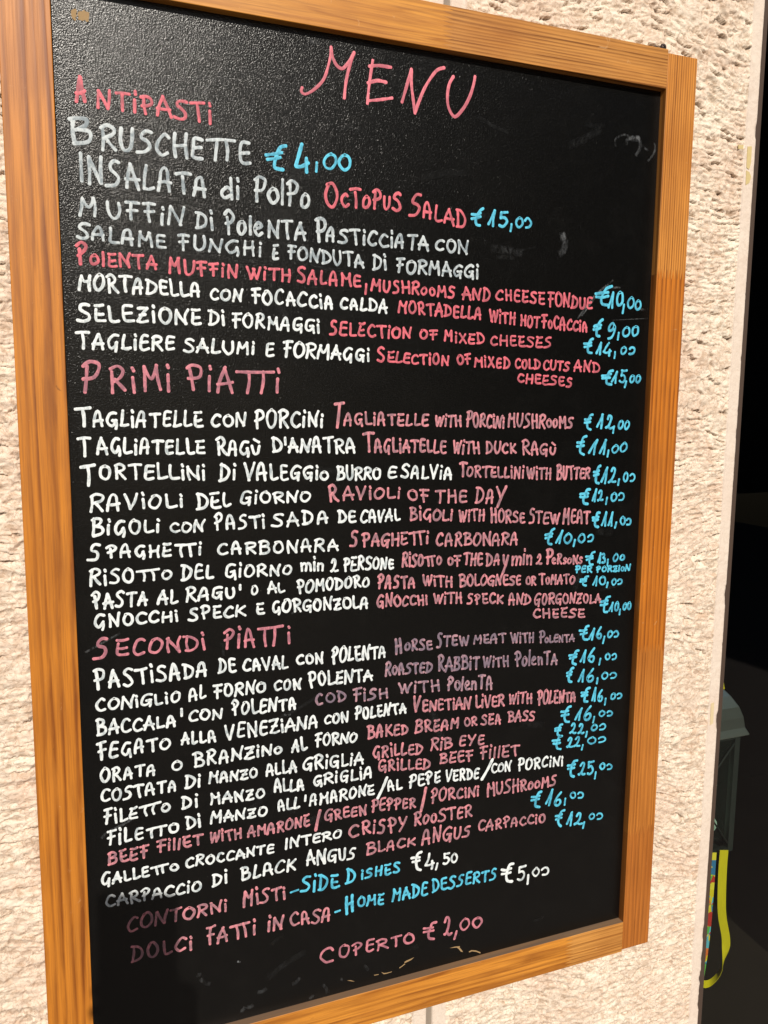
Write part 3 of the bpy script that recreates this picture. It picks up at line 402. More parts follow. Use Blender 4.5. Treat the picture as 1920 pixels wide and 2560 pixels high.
CHIPS = [[(55.76, 992.44), (57.88, 994.02), (59.55, 994.5), (60.53, 992.82), (59.61, 990.61), (60.16, 988.65), (58.88, 987.82), (59.63, 985.68), (58.36, 985.06), (56.56, 986.62), (55.63, 989.34)], [(61.12, 992.09), (62.61, 993.16), (64.28, 993.23), (65.8, 994.92), (67.0, 993.68), (68.67, 993.54), (70.12, 993.16), (69.78, 989.6), (69.01, 985.75), (67.33, 985.69), (66.55, 987.01), (64.62, 985.87), (62.76, 986.19), (60.9, 986.5), (61.61, 988.68), (60.6, 989.33)], [(378.9, 59.01), (374.84, 58.13), (369.98, 57.46), (367.08, 56.28), (367.74, 55.13), (371.62, 55.73), (375.83, 56.89)], [(367.75, 54.48), (363.9, 52.27), (361.02, 51.1), (361.67, 50.27), (365.2, 51.92), (368.41, 53.66)], [(423.72, 58.86), (429.64, 59.0), (436.47, 57.91), (435.82, 56.76), (439.17, 52.25), (440.43, 49.59), (437.66, 50.97), (434.83, 55.02), (432.4, 57.3), (427.96, 58.11)], [(447.86, 48.01), (451.46, 49.08), (457.4, 47.22), (463.6, 43.27), (463.11, 42.05), (457.79, 45.44), (452.19, 47.56), (449.09, 47.02)], [(339.62, 51.67), (342.81, 49.53), (346.0, 48.99), (352.38, 48.89), (352.07, 48.33), (346.01, 48.03), (342.51, 48.33)], [(330.96, 50.49), (336.48, 49.96), (336.48, 49.31), (331.44, 49.72)], [(299.91, 52.57), (304.06, 51.44), (308.38, 48.99), (306.06, 49.62), (302.21, 51.31)]]
SMEARS = [([(602.29, 947.04), (601.85, 954.86), (611.2, 960.03), (621.36, 959.48), (627.58, 957.82)], 2.6, 0.7), ([(616.23, 950.18), (617.11, 955.82), (625.46, 959.16), (632.67, 958.4), (633.87, 948.98), (628.64, 940.43)], 4.5, 0.8), ([(633.98, 953.78), (640.42, 949.71), (645.72, 947.9)], 3, 0.5), ([(651.15, 960.53), (654.36, 952.87), (652.19, 944.59), (645.4, 936.61)], 3.0, 0.6), ([(619.39, 958.46), (627.58, 957.82), (633.64, 959.31)], 7, 0.6), ([(538.6, 853.78), (540.54, 847.79), (543.25, 843.2), (541.12, 834.82), (535.48, 830.32)], 9, 0.5), ([(538.66, 852.43), (540.47, 849.15), (541.46, 845.81)], 8, 0.8), ([(453.42, 831.38), (464.36, 830.82), (478.59, 829.81), (491.43, 828.01)], 9, 0.22), ([(459.92, 822.54), (472.46, 823.65), (482.02, 822.68)], 5, 0.25), ([(606.98, 808.26), (598.49, 802.11), (583.38, 789.97), (571.91, 776.68), (562.15, 764.95)], 2.6, 1.3), ([(584.32, 788.6), (573.71, 775.35), (567.16, 767.99)], 2.0, 1.2), ([(605.69, 799.65), (614.5, 800.84), (616.34, 799.94)], 2.5, 0.9), ([(635.38, 782.46), (646.57, 778.61), (652.09, 778.57)], 3.0, 0.9), ([(607.61, 765.08), (630.86, 767.03), (656.38, 769.09)], 1.0, 0.8), ([(45.97, 447.19), (53.56, 450.76), (62.97, 455.42), (77.2, 462.15)], 2.5, 0.9), ([(53.96, 265.49), (60.13, 270.96), (73.55, 275.72), (85.94, 282.11)], 3.2, 1.0), ([(239.96, 465.61), (246.13, 469.13), (257.17, 472.23), (269.7, 475.25), (278.12, 477.28)], 2.4, 1.0), ([(259.51, 1000.46), (266.86, 1000.94), (268.34, 998.51)], 6, 0.5), ([(231.7, 363.35), (234.45, 361.57), (238.61, 361.98)], 2.5, 1.2), ([(180.61, 106.35), (184.03, 104.71)], 2.5, 2.0), ([(140.0, 102.44), (141.31, 101.43), (142.69, 103.91)], 5, 0.35), ([(189.55, 52.85), (193.03, 51.17), (196.57, 53.12)], 5, 0.35), ([(238.14, 65.15), (242.51, 65.95), (246.92, 70.45)], 5, 0.35), ([(182.55, 50.33), (185.33, 49.98), (188.16, 53.25)], 5, 0.35), ([(200.95, 66.31), (205.88, 65.38), (210.87, 68.1)], 5, 0.35), ([(142.55, 97.35), (147.77, 91.21), (153.09, 88.57)], 5, 0.35), ([(271.88, 55.86), (276.08, 49.22), (277.88, 43.22)], 4, 0.35), ([(256.96, 42.85), (260.38, 44.23), (261.42, 46.28)], 4, 0.35), ([(291.5, 56.76), (293.48, 55.04), (293.03, 53.98)], 4, 0.35), ([(319.14, 65.12), (322.74, 60.99), (323.86, 57.51)], 4, 0.35), ([(174.6, 566.7), (195.4, 560.8), (216.2, 560.1)], 1.1, 0.12), ([(186.4, 262.1), (208.0, 276.6), (229.6, 291.4)], 7.4, 0.06), ([(407.5, 862.3), (429.6, 860.3), (451.7, 863.6)], 8.6, 0.1), ([(211.7, 78.8), (232.7, 91.0), (253.8, 98.6)], 8.1, 0.12), ([(261.0, 802.6), (288.0, 798.4), (315.1, 799.0)], 2.4, 0.07), ([(606.7, 460.7), (624.6, 462.8), (642.6, 466.2)], 4.5, 0.1), ([(373.8, 890.6), (399.7, 899.3), (425.6, 902.1)], 7.7, 0.06), ([(542.3, 941.5), (562.8, 950.6), (583.2, 963.1)], 9.3, 0.1), ([(215.7, 115.4), (223.1, 120.5), (230.5, 122.0)], 5.1, 0.06), ([(237.4, 752.4), (228.4, 768.4), (219.4, 789.8)], 8.2, 0.08), ([(561.3, 967.0), (574.7, 964.5), (588.2, 967.2)], 7.0, 0.05), ([(172.4, 430.4), (171.5, 439.5), (170.5, 444.3)], 4.1, 0.13), ([(562.6, 410.5), (584.0, 410.0), (605.5, 408.4)], 6.6, 0.1), ([(598.3, 530.0), (610.0, 527.8), (621.6, 528.0)], 10.8, 0.09), ([(372.1, 71.3), (378.6, 71.3), (385.0, 69.9)], 7.3, 0.05), ([(402.7, 486.4), (425.1, 492.7), (447.6, 496.2)], 1.2, 0.05), ([(434.5, 957.0), (453.9, 950.0), (473.2, 945.1)], 4.6, 0.08), ([(249.0, 616.8), (272.8, 608.1), (296.6, 605.1)], 6.7, 0.11), ([(241.6, 256.0), (237.9, 265.5), (234.2, 275.7)], 8.0, 0.06), ([(220.5, 358.4), (245.0, 366.7), (269.4, 379.1)], 4.4, 0.1), ([(571.0, 459.6), (577.1, 475.4), (583.2, 495.0)], 9.1, 0.12), ([(139.7, 308.6), (163.3, 316.8), (187.0, 326.8)], 2.3, 0.07), ([(507.6, 313.8), (523.4, 310.3), (539.2, 307.9)], 10.2, 0.06), ([(44, 925.3), (57.8, 935.2), (72.5, 939.8)], 10.3, 0.07), ([(482.2, 831.4), (494.9, 833.0), (507.5, 836.5)], 3.3, 0.06), ([(412.4, 299.7), (402.3, 326.6), (392.3, 351.3)], 10.2, 0.12), ([(577.4, 599.3), (585.8, 592.5), (594.3, 588.1)], 7.6, 0.09), ([(287.2, 927.0), (299.1, 930.8), (311.1, 930.2)], 5.8, 0.11), ([(252.5, 242.1), (262.6, 244.3), (272.7, 243.0)], 10.2, 0.11), ([(533.8, 65.8), (540.9, 65.6), (548.0, 68.0)], 3.7, 0.09)]

# ---------------------------------------------------------------- large structure: wall, pavement, shop window
rng = np.random.default_rng(11)
def vnoise(x, z, seed):
    """value noise on numpy arrays"""
    xi = np.floor(x).astype(np.int64); zi = np.floor(z).astype(np.int64)
    fx = x - xi; fz = z - zi
    fx = fx * fx * (3 - 2 * fx); fz = fz * fz * (3 - 2 * fz)
    def h(a, b):
        n = (a * 374761393 + b * 668265263 + seed * 974634777) & 0x7fffffff
        n = ((n ^ (n >> 13)) * 1274126177) & 0x7fffffff
        return ((n ^ (n >> 16)) & 0xffff) / 65535.0
    return (h(xi, zi) * (1 - fx) + h(xi + 1, zi) * fx) * (1 - fz) + (h(xi, zi + 1) * (1 - fx) + h(xi + 1, zi + 1) * fx) * fz
def hsh(a, b, seed):
    n = (a.astype(np.int64) * 374761393 + b.astype(np.int64) * 668265263 + seed * 974634777) & 0x7fffffff
    n = ((n ^ (n >> 13)) * 1274126177) & 0x7fffffff
    return ((n ^ (n >> 16)) & 0xffff) / 65535.0
def fbm(x, z, seed, o=4):
    s = 0.0; a = 0.5
    for i in range(o):
        s = s + a * vnoise(x, z, seed + i); x = x * 2.03; z = z * 2.03; a *= 0.5
    return s

def chisel(X, Z, seed):
    """depth in mm of the pits that a point chisel leaves in wandering rows"""
    wz = Z + 7.0 * (fbm(X / 42, Z / 42, seed) - 0.5) * 2 + 2.2 * (fbm(X / 9, Z / 9, seed + 5) - 0.5) * 2 + 0.10 * X * (vnoise(X / 160, Z / 130, seed + 3) - 0.5)
    wx = X + 9.0 * (fbm(X / 22, Z / 22, seed + 9) - 0.5) * 2
    dep = np.zeros_like(X); pit = np.zeros_like(X)
    for layer, (ph, cw, amp) in enumerate(((8.6, 20.0, 4.4), (5.6, 12.0, 2.0))):
        t = wz / ph + layer * 0.5
        row = np.floor(t); f = t - row
        u0 = wx / cw + hsh(row, row * 0, seed + 20 + layer) * 7
        cell = np.floor(u0); u = u0 - cell
        a = hsh(row, cell, seed + 40 + layer); kind = hsh(row, cell, seed + 50 + layer)
        lean = (hsh(row, cell, seed + 60 + layer) - 0.5) * 0.8
        ff = np.clip(f + lean * (u - 0.5) + 0.25 * (vnoise(X / 3.0, Z / 3.0, seed + 66) - 0.5), 0, 1)
        # two strokes of the point: a scoop under a sharp brow, and a lip that catches the light
        brow = np.clip(ff / 0.86, 0, 1) ** 1.9 * np.clip((1 - ff) / 0.05, 0, 1)
        lip = np.clip(ff / 0.14, 0, 1) * (1 - ff) ** 0.8
        bw = np.clip(0.25 + 0.45 * (Z / 1000 - 0.2), 0.12, 0.75)
        g = np.where(kind < bw, brow * (1.0 + 0.35 * np.clip(Z / 600 - 0.8, 0, 1)), lip)
        env = np.clip(np.sin(np.pi * np.clip(u * 1.06 - 0.03, 0, 1)), 0, 1) ** 0.35
        env = env * (0.65 + 0.7 * vnoise(X / 4.5, Z / 6.0, seed + 67 + layer))
        d = amp * np.clip(a * 1.15 + 0.02, 0.12, 1.1) * g * env
        dep += d; pit += (d / amp) * np.where(kind < bw, 1.15 * ff ** 2, 1.3 * np.exp(-((ff - 0.12) / 0.13) ** 2)) * (1.0 if layer == 0 else 0.6)  # pit weights the painted shade under brows and above lips
    dep += 2.4 * (fbm(X / 12, Z / 8, seed + 70) - 0.5) + 1.5 * np.abs(fbm(X / 6.5, Z / 4.2, seed + 80, 4) - 0.48) * 2
    dep += 2.4 * (fbm(X / 70, Z / 70, seed + 90) - 0.5)
    crack = np.abs(fbm(X / 30, Z / 24, seed + 95, 4) - 0.5)
    dep += 1.5 * np.clip(1 - crack / 0.010, 0, 1)
    return dep, pit

wall = tag(empty('stone_wall', (0.40, 0.03, -0.85)), 'sunlit cream limestone wall with rough chiselled face behind the menu board', 'wall')
WALL_Y = 0.025
def axis_pts(a, b, lo, hi, fine, coarse):
    p = [a]
    while p[-1] < b - 1e-6:
        s = fine if lo <= p[-1] < hi else coarse
        p.append(min(p[-1] + s, b))
    return np.array(p)
def slab(x0, x1, z0, z1, seed, fine_x, margin_l, margin_r):
    xs = np.unique(np.concatenate([axis_pts(a, b, a, b, 0.0009, 0.0009) if f_ else axis_pts(a, b, a, b, 0.006, 0.006) for a, b, f_ in fine_x]))
    xs = xs[np.concatenate([[True], np.diff(xs) > 1e-6])]
    zs = axis_pts(z0, z1, -0.23, 1.20, 0.0010, 0.006)
    X, Z = np.meshgrid(xs, zs)
    dep, pit = chisel(X * 1000, Z * 1000, seed)
    rough = np.ones_like(X)
    wob = 0.0012 * (fbm(Z * 60, Z * 0, seed + 3) - 0.5) * 2
    if margin_l: rough = rough * np.clip((X - (x0 + margin_l) + wob) / 0.0012, 0, 1)
    if margin_r: rough = rough * np.clip(((x1 - margin_r) - X + wob) / 0.0012, 0, 1)
    # a thin scored line between the dressed margin and the chiselled field
    rid = np.zeros_like(X)
    for e in ([x0 + margin_l] if margin_l else []) + ([x1 - margin_r] if margin_r else []):
        rid += np.exp(-((X - e + wob) / 0.0009) ** 2) * 0.9
    flat = 0.5 * (fbm(X * 180, Z * 120, seed + 7) - 0.5) + 0.25 * (fbm(X * 700, Z * 500, seed + 8) - 0.5)
    Y = WALL_Y + (rough * (dep - 1.9) + (1 - rough) * flat - rid * 0.9) * 0.001
    # chipped arris along the slab's free edge
    if margin_r:
        e = np.clip(1 - (x1 - X) / 0.004, 0, 1)
        ch = np.clip(fbm(Z * 30, X * 0 + 3.3, seed + 12) - 0.62, 0, 1) * 6
        Y += e * ch * 0.0030 + np.clip(1 - (x1 - X) / 0.0012, 0, 1) * 0.0006
    nz, nx = X.shape
    V = np.stack([X, Y, Z], -1).reshape(-1, 3)
    idx = np.arange(nz * nx).reshape(nz, nx)
    q = np.stack([idx[:-1, :-1], idx[:-1, 1:], idx[1:, 1:], idx[1:, :-1]], -1).reshape(-1, 4)
    cx = (X[:-1, :-1] + X[1:, 1:]).reshape(-1) / 2; cz = (Z[:-1, :-1] + Z[1:, 1:]).reshape(-1) / 2
    hid = (cx > 0.05) & (cx < 0.65) & (cz > 0.05) & (cz < 1.00)      # nothing can be seen behind the board's middle
    q = q[~hid]
    me = bpy.data.meshes.new('stone_slab')
    # side faces: skirt to a back edge 8 cm behind
    bx = np.concatenate([idx[0, :], idx[1:, -1], idx[-1, -2::-1], idx[-2:0:-1, 0]])
    back = V[bx].copy(); back[:, 1] = 0.105
    nb = len(bx); o = len(V)
    sk = np.stack([bx, o + np.arange(nb), o + (np.arange(nb) + 1) % nb, np.roll(bx, -1)], -1)
    V = np.concatenate([V, back]); F = np.concatenate([q, sk])
    me.vertices.add(len(V)); me.vertices.foreach_set('co', V.reshape(-1).astype(np.float32))
    me.loops.add(len(F) * 4); me.loops.foreach_set('vertex_index', F.reshape(-1).astype(np.int32))
    me.polygons.add(len(F)); me.polygons.foreach_set('loop_start', (np.arange(len(F)) * 4).astype(np.int32))
    me.update(calc_edges=True); me.validate()
    at = me.attributes.new('pit', 'FLOAT', 'POINT')
    fa = me.attributes.new('field', 'FLOAT', 'POINT'); fv = np.zeros(len(V), np.float32); fv[:nz * nx] = rough.reshape(-1); fa.data.foreach_set('value', fv)
    pv = np.zeros(len(V), np.float32); pv[:nz * nx] = (pit * rough).reshape(-1)
    at.data.foreach_set('value', pv)
    return link_mesh('stone_slab', me, M_STONE, wall)
slab(-0.62, 0.4030, -0.85, 1.75, 5, ((-0.62, -0.085, 0), (-0.085, 0.045, 1), (0.045, 0.27, 0), (0.27, 0.4030, 1)), 0.015, 0.0175)
slab(0.4112, 0.8125, -0.85, 1.75, 31, ((0.4112, 0.8125, 1),), 0.0160, 0.0170)
m = from_bm('mortar_joint', box_bm((0.398, WALL_Y + 0.0028, -0.85), (0.416, 0.10, 1.75)), M_MORTAR, wall)

k = N('pale_street_paving')
co = k.coords()
n1 = k.noise(co, 9.0, 6.0, 0.65)
pave = from_bm('pavement', box_bm((-6, -9, -0.95), (8, 6, -0.85)), k.base(k.mix(n1, (0.12, 0.10, 0.088), (0.17, 0.145, 0.13)), 0.8, k.bump(n1, 0.4, 0.004)))
tag(pave, kind='structure')

# the shaded house across the street, seen only as the darkness mirrored in the window
ob = tag(empty('house_across_the_street', (10, -9.5, -0.85)), 'tall brown plastered house in shade across the street with shuttered windows', 'house')
M_OB = mat_plain('brown_plaster', (0.055, 0.045, 0.038), 0.9, bumpy=6); M_SH = mat_plain('dark_green_shutters', (0.02, 0.03, 0.025), 0.7, bumpy=20)
from_bm('house_wall', box_bm((-7, -1.5, 0), (9, 0, 9.5)), M_OB, ob)
for r_ in range(3):
    for c_ in range(6):
        f_ = from_bm('window_frame', box_bm((-6 + c_ * 2.5, 0.002, 0.9 + r_ * 3.0), (-4.9 + c_ * 2.5, 0.06, 2.5 + r_ * 3.0), 0.01), M_OB, ob)
        for q_ in (0, 1): from_bm('shutter', box_bm((-5.95 + c_ * 2.5 + q_ * 0.51, 0.061, 0.95 + r_ * 3.0), (-5.46 + c_ * 2.5 + q_ * 0.51, 0.09, 2.45 + r_ * 3.0), 0.008), M_SH, f_)

# shop window: brown metal frame set 15 mm back from the stone, one sheet of glass
win = tag(empty('shop_window', (1.25, 0.05, -0.70)), 'dark shop window in a thin brown metal frame right of the stone wall', 'window')
def fbox(a, b, nm='frame_bar', bev=0.0012): return from_bm(nm, box_bm(a, b, bev), M_FRAME, win)
fbox((0.8127, 0.040, -0.70), (0.8340, 0.090, 1.70))
fbox((1.70, 0.040, -0.70), (1.73, 0.090, 1.70))
fbox((0.8342, 0.041, -0.70), (1.6998, 0.088, -0.66))
fbox((0.8342, 0.041, 1.66), (1.6998, 0.088, 1.70))
kg = N('window_glass')
for nd in list(kg.t.nodes):
    if nd.type == 'BSDF_PRINCIPLED': kg.t.nodes.remove(nd)
fr = kg.n('Fresnel'); fr.inputs[0].default_value = 1.5
gl = kg.n('BsdfGlossy'); gl.inputs['Roughness'].default_value = 0.0; gl.inputs['Color'].default_value = (0.9, 0.9, 0.9, 1)
tr = kg.n('BsdfTransparent'); tr.inputs['Color'].default_value = (0.86, 0.90, 0.87, 1)
ms = kg.n('MixShader'); gb = kg.n('NewGeometry'); kg.l(kg.math('MULTIPLY', fr.outputs[0], kg.math('SUBTRACT', 1.0, gb.outputs['Backfacing'])), ms.inputs[0]); kg.l(tr.outputs[0], ms.inputs[1]); kg.l(gl.outputs[0], ms.inputs[2])
kg.l(ms.outputs[0], [n for n in kg.t.nodes if n.type == 'OUTPUT_MATERIAL'][0].inputs[0])
from_bm('glass_pane', box_bm((0.830, 0.060, -0.68), (1.705, 0.066, 1.68)), kg.m, win)
M_DARK = mat_plain('dark_interior_paint', (0.012, 0.011, 0.011), 0.9, bumpy=8, spec=0.1)
M_FLOOR = mat_plain('dark_brown_boards', (0.022, 0.016, 0.012), 0.8, bumpy=30, spec=0.1)
for nm, a, b, mt in (('interior_wall', (0.60, 1.60, -0.85), (3.2, 1.65, 1.85), M_DARK), ('interior_wall', (3.15, 0.11, -0.85), (3.2, 1.60, 1.85), M_DARK),
                     ('interior_wall', (0.60, 0.111, -0.85), (0.65, 1.60, 1.85), M_DARK), ('interior_ceiling', (0.60, 0.10, 1.85), (3.2, 1.65, 1.90), M_DARK),
                     ('interior_floor', (0.65, 0.112, -0.846), (3.15, 1.60, -0.80), M_FLOOR)):
    tag(from_bm(nm, box_bm(a, b), mt), kind='structure')
side = from_bm('stone_pier', box_bm((1.732, 0.025, -0.85), (3.4, 0.105, 1.90), 0.002), M_STONE)
tag(side, 'plain stone pier on the far side of the shop window', 'wall')
lint = from_bm('stone_lintel', box_bm((0.8130, 0.0255, 1.702), (1.7315, 0.105, 1.90), 0.002), M_STONE)
tag(lint, 'stone lintel over the dark shop window', 'lintel')
sill = from_bm('stone_sill', box_bm((0.8130, 0.0255, -0.85), (1.7315, 0.105, -0.702), 0.002), M_STONE)
tag(sill, 'stone sill block under the dark shop window', 'sill')

# ---------------------------------------------------------------- the menu board
BW, BH, SW, RW, BD = 0.69796, 1.050, 0.03983, 0.03996, 0.0092
board = tag(empty('menu_board', (0, 0, 0)), 'black chalkboard menu in an orange varnished pine frame hung on the stone wall', 'menu board')
panel = from_bm('writing_panel', box_bm((SW - 0.006, BD, RW - 0.006), (BW - SW + 0.006, BD + 0.004, BH - RW + 0.006)), M_BOARD, board)
def timber(nm, lo, hi, mat, bev=0.0008): return from_bm(nm, box_bm(lo, hi, bev, 3), mat, board, True)
for o in (timber('stile', (0, 0, 0.0022), (SW, 0.020, BH - 0.0034), W_LEFT),
          timber('stile', (BW - SW, 0, 0.0022), (BW, 0.020, BH - 0.0034), W_RIGHT),
          timber('rail', (SW + 0.0002, -0.0004, BH - RW), (BW - SW - 0.0002, 0.020, BH), W_TOP),
          timber('rail', (SW + 0.0002, -0.0004, 0), (BW - SW - 0.0002, 0.020, RW), W_BOT)):
    for p in o.data.polygons: p.use_smooth = True
    md = o.modifiers.new('n', 'WEIGHTED_NORMAL'); md.keep_sharp = False

GL = {
 'A': (.60, "4 0,9 40,22 82,42 100,62 84,72 45,82 0/8 36,45 38,84 40"),
 'B': (.58, "14 98,14 50,12 2/0 95,35 101,75 92,76 70,28 55/28 55,78 50,98 28,75 7,8 0"),
 'C': (.55, "95 86,72 98,42 92,14 65,7 35,24 10,55 1,98 13"),
 'D': (.60, "16 97,20 50,20 4/6 96,45 93,88 68,96 38,68 10,6 0"),
 'E': (.50, "90 96,50 99,22 92,13 50,15 12,45 1,96 7/18 50,50 53,84 55"),
 'F': (.52, "0 94,50 97,96 99/40 95,42 45,46 0/12 50,50 53,86 55"),
 'G': (.62, "92 90,66 98,30 86,7 52,14 18,42 4,72 18,84 44/84 44,87 15,85 -10/52 44,88 47"),
 'H': (.60, "12 98,13 50,15 0/86 97,87 50,90 0/14 48,50 50,88 54"),
 'i': (.17, "42 66,50 30,54 0/40 106,60 96"),
 'I': (.17, "48 100,50 50,52 0"),
 'K': (.58, "12 100,14 50,14 0/88 92,55 68,20 48/24 50,58 28,98 2"),
 'L': (.47, "14 100,14 55,20 10,45 1,98 9"),
 'M': (.70, "8 0,12 50,18 96/18 95,34 62,52 46,68 64,82 98/82 98,88 50,93 0"),
 'N': (.62, "9 0,11 50,13 95/13 97,45 50,82 4/82 4,86 50,97 102"),
 'O': (.60, "52 99,20 84,4 50,18 14,50 1,84 18,97 52,84 84,48 98"),
 'P': (.54, "24 90,26 45,32 0/2 92,40 103,86 93,94 68,66 50,10 45"),
 'R': (.58, "14 95,16 50,14 0/2 92,42 104,86 90,82 66,24 48/36 50,64 26,97 1"),
 'S': (.56, "93 92,68 101,30 93,18 74,48 57,82 38,84 14,48 -1,2 7"),
 'T': (.60, "0 92,50 96,100 98/52 93,54 50,57 0"),
 'U': (.56, "10 98,9 50,20 14,50 0,80 16,91 55,90 98"),
 'V': (.58, "4 99,22 50,44 0/44 0,68 45,94 100"),
 'W': (.82, "2 98,14 45,27 4/27 4,40 50,50 84/50 84,60 40,70 4/70 4,86 50,98 98"),
 'X': (.58, "8 96,50 50,95 0/88 98,45 45,5 2"),
 'Y': (.56, "5 98,25 72,48 52/98 100,60 50,22 0"),
 'Z': (.56, "6 92,50 96,90 96/90 96,48 48,8 5/8 4,50 0,98 6/30 47,76 50"),
 'Ù': (.62, "10 70,10 35,35 2,70 14,84 45,84 70/38 122,80 98"),
 "'": (.14, "45 100,60 52"),
 ',': (.16, "70 34,55 4,30 -30"),
 '/': (.50, "0 0,50 48,100 100"),
 '_': (.60, "0 30,100 42"),
 'π': (1.22, "0 91,50 95,100 99/30 94,31 50,34 0/70 96,71 50,74 1"),
 '0': (.56, "55 99,20 84,4 48,20 12,50 1,86 22,97 56,82 88,50 98"),
 'ɔ': (.62, "8 72,32 96,72 90,94 50,70 10,22 4"),
 '1': (.48, "0 8,42 55,80 100/80 99,70 50,64 0"),
 '2': (.60, "22 74,44 98,74 88,66 52,32 16,6 6/6 6,38 16,64 4,98 9"),
 '3': (.52, "8 92,55 98,74 76,36 56/36 56,84 42,78 10,8 3"),
 '4': (.72, "52 100,32 62,6 22/6 22,44 18,92 32/80 46,84 20,80 -4"),
 '5': (.56, "26 96,20 58/26 97,60 97,98 101/20 58,62 62,88 36,66 6,30 0,4 9"),
 '6': (.58, "82 100,38 68,10 32,28 4,68 1,90 24,72 44,36 40,14 24"),
 '9': (.56, "84 76,56 98,16 78,22 54,60 54,86 82,84 40,66 8,28 -4"),
 '€': (.58, "99 97,70 90,50 62,40 30,50 7,86 1/0 62,38 64,78 70/4 42,40 44,76 50"),
 'c': (.44, "92 56,60 64,18 46,8 20,45 0,96 8"),
 'o': (.46, "52 63,18 52,4 30,20 6,52 1,86 14,97 34,80 56,46 62"),
 'd': (.52, "86 100,84 50,88 0/84 40,45 54,8 30,30 2,82 16"),
 'e': (.46, "12 30,55 36,86 48,50 64,12 44,14 14,50 0,94 8"),
 'l': (.16, "50 100,50 50,52 0"),
 'n': (.46, "10 60,13 0/12 42,45 62,82 50,90 0"),
 'm': (.76, "4 60,7 0/7 42,28 62,46 48,50 3/50 44,72 62,92 46,95 0"),
 'u': (.46, "8 68,12 20,48 0,84 20,90 68"),
 's': (.42, "94 58,58 68,22 52,50 34,88 20,50 -1,4 6"),
}
ALT = {                                                       # the same hand writes some letters in a second way
 'A': (.60, "2 0,18 48,48 98/46 97,72 50,94 0/4 34,50 36,94 38"),
 'E': (.50, "8 97,50 96,86 100/20 72,14 42,16 8,50 0,98 5/20 42,50 43,82 46"),
 'T': (.60, "-2 92,50 97,100 95/50 82,50 45,54 0"),
 'M': (.66, "8 0,13 50,16 96/17 92,50 56,84 72/86 98,86 50,92 0"),
 'D': (.60, "20 95,15 50,18 4/0 99,46 92,92 62,84 24,40 3,4 1"),
 'P': (.54, "28 72,32 36,34 0/2 86,44 105,88 84,62 56,12 42"),
 'R': (.58, "16 78,14 40,18 0/2 90,46 104,82 84,70 60,26 44/38 48,66 22,99 3"),
 'S': (.54, "88 95,55 98,26 82,30 62,66 50,82 28,56 4,0 0"),
 'N': (.62, "12 0,10 50,14 98/12 96,48 46,86 2/86 4,82 60,100 104"),
 'O': (.58, "30 90,6 55,16 14,55 0,90 30,90 70,60 97,26 92"),
 'L': (.47, "20 100,16 50,14 4/14 5,50 2,100 10"),
 'G': (.62, "88 94,50 97,16 68,8 34,36 6,70 22,80 46/80 46,86 10,82 -12"),
}

def smooth_path(pts, step):
    if len(pts) == 2:
        a, b = pts
        n = (-(b[1] - a[1]), b[0] - a[0])
        k_ = random.uniform(-0.035, 0.035)
        pts = [a, ((a[0] + b[0]) / 2 + n[0] * k_, (a[1] + b[1]) / 2 + n[1] * k_), b]
    P_ = [pts[0]] + list(pts) + [pts[-1]]
    out = []
    for i in range(1, len(P_) - 2):
        p0, p1, p2, p3 = P_[i - 1], P_[i], P_[i + 1], P_[i + 2]
        L_ = math.hypot(p2[0] - p1[0], p2[1] - p1[1])
        m_ = max(2, int(L_ / step + 0.5))
        for j in range(m_):
            t = j / m_
            out.append(tuple(0.5 * (2 * p1[d] + (p2[d] - p0[d]) * t + (2 * p0[d] - 5 * p1[d] + 4 * p2[d] - p3[d]) * t * t + (3 * p1[d] - p0[d] - 3 * p2[d] + p3[d]) * t ** 3) for d in (0, 1)))
    out.append(tuple(pts[-1]))
    return out

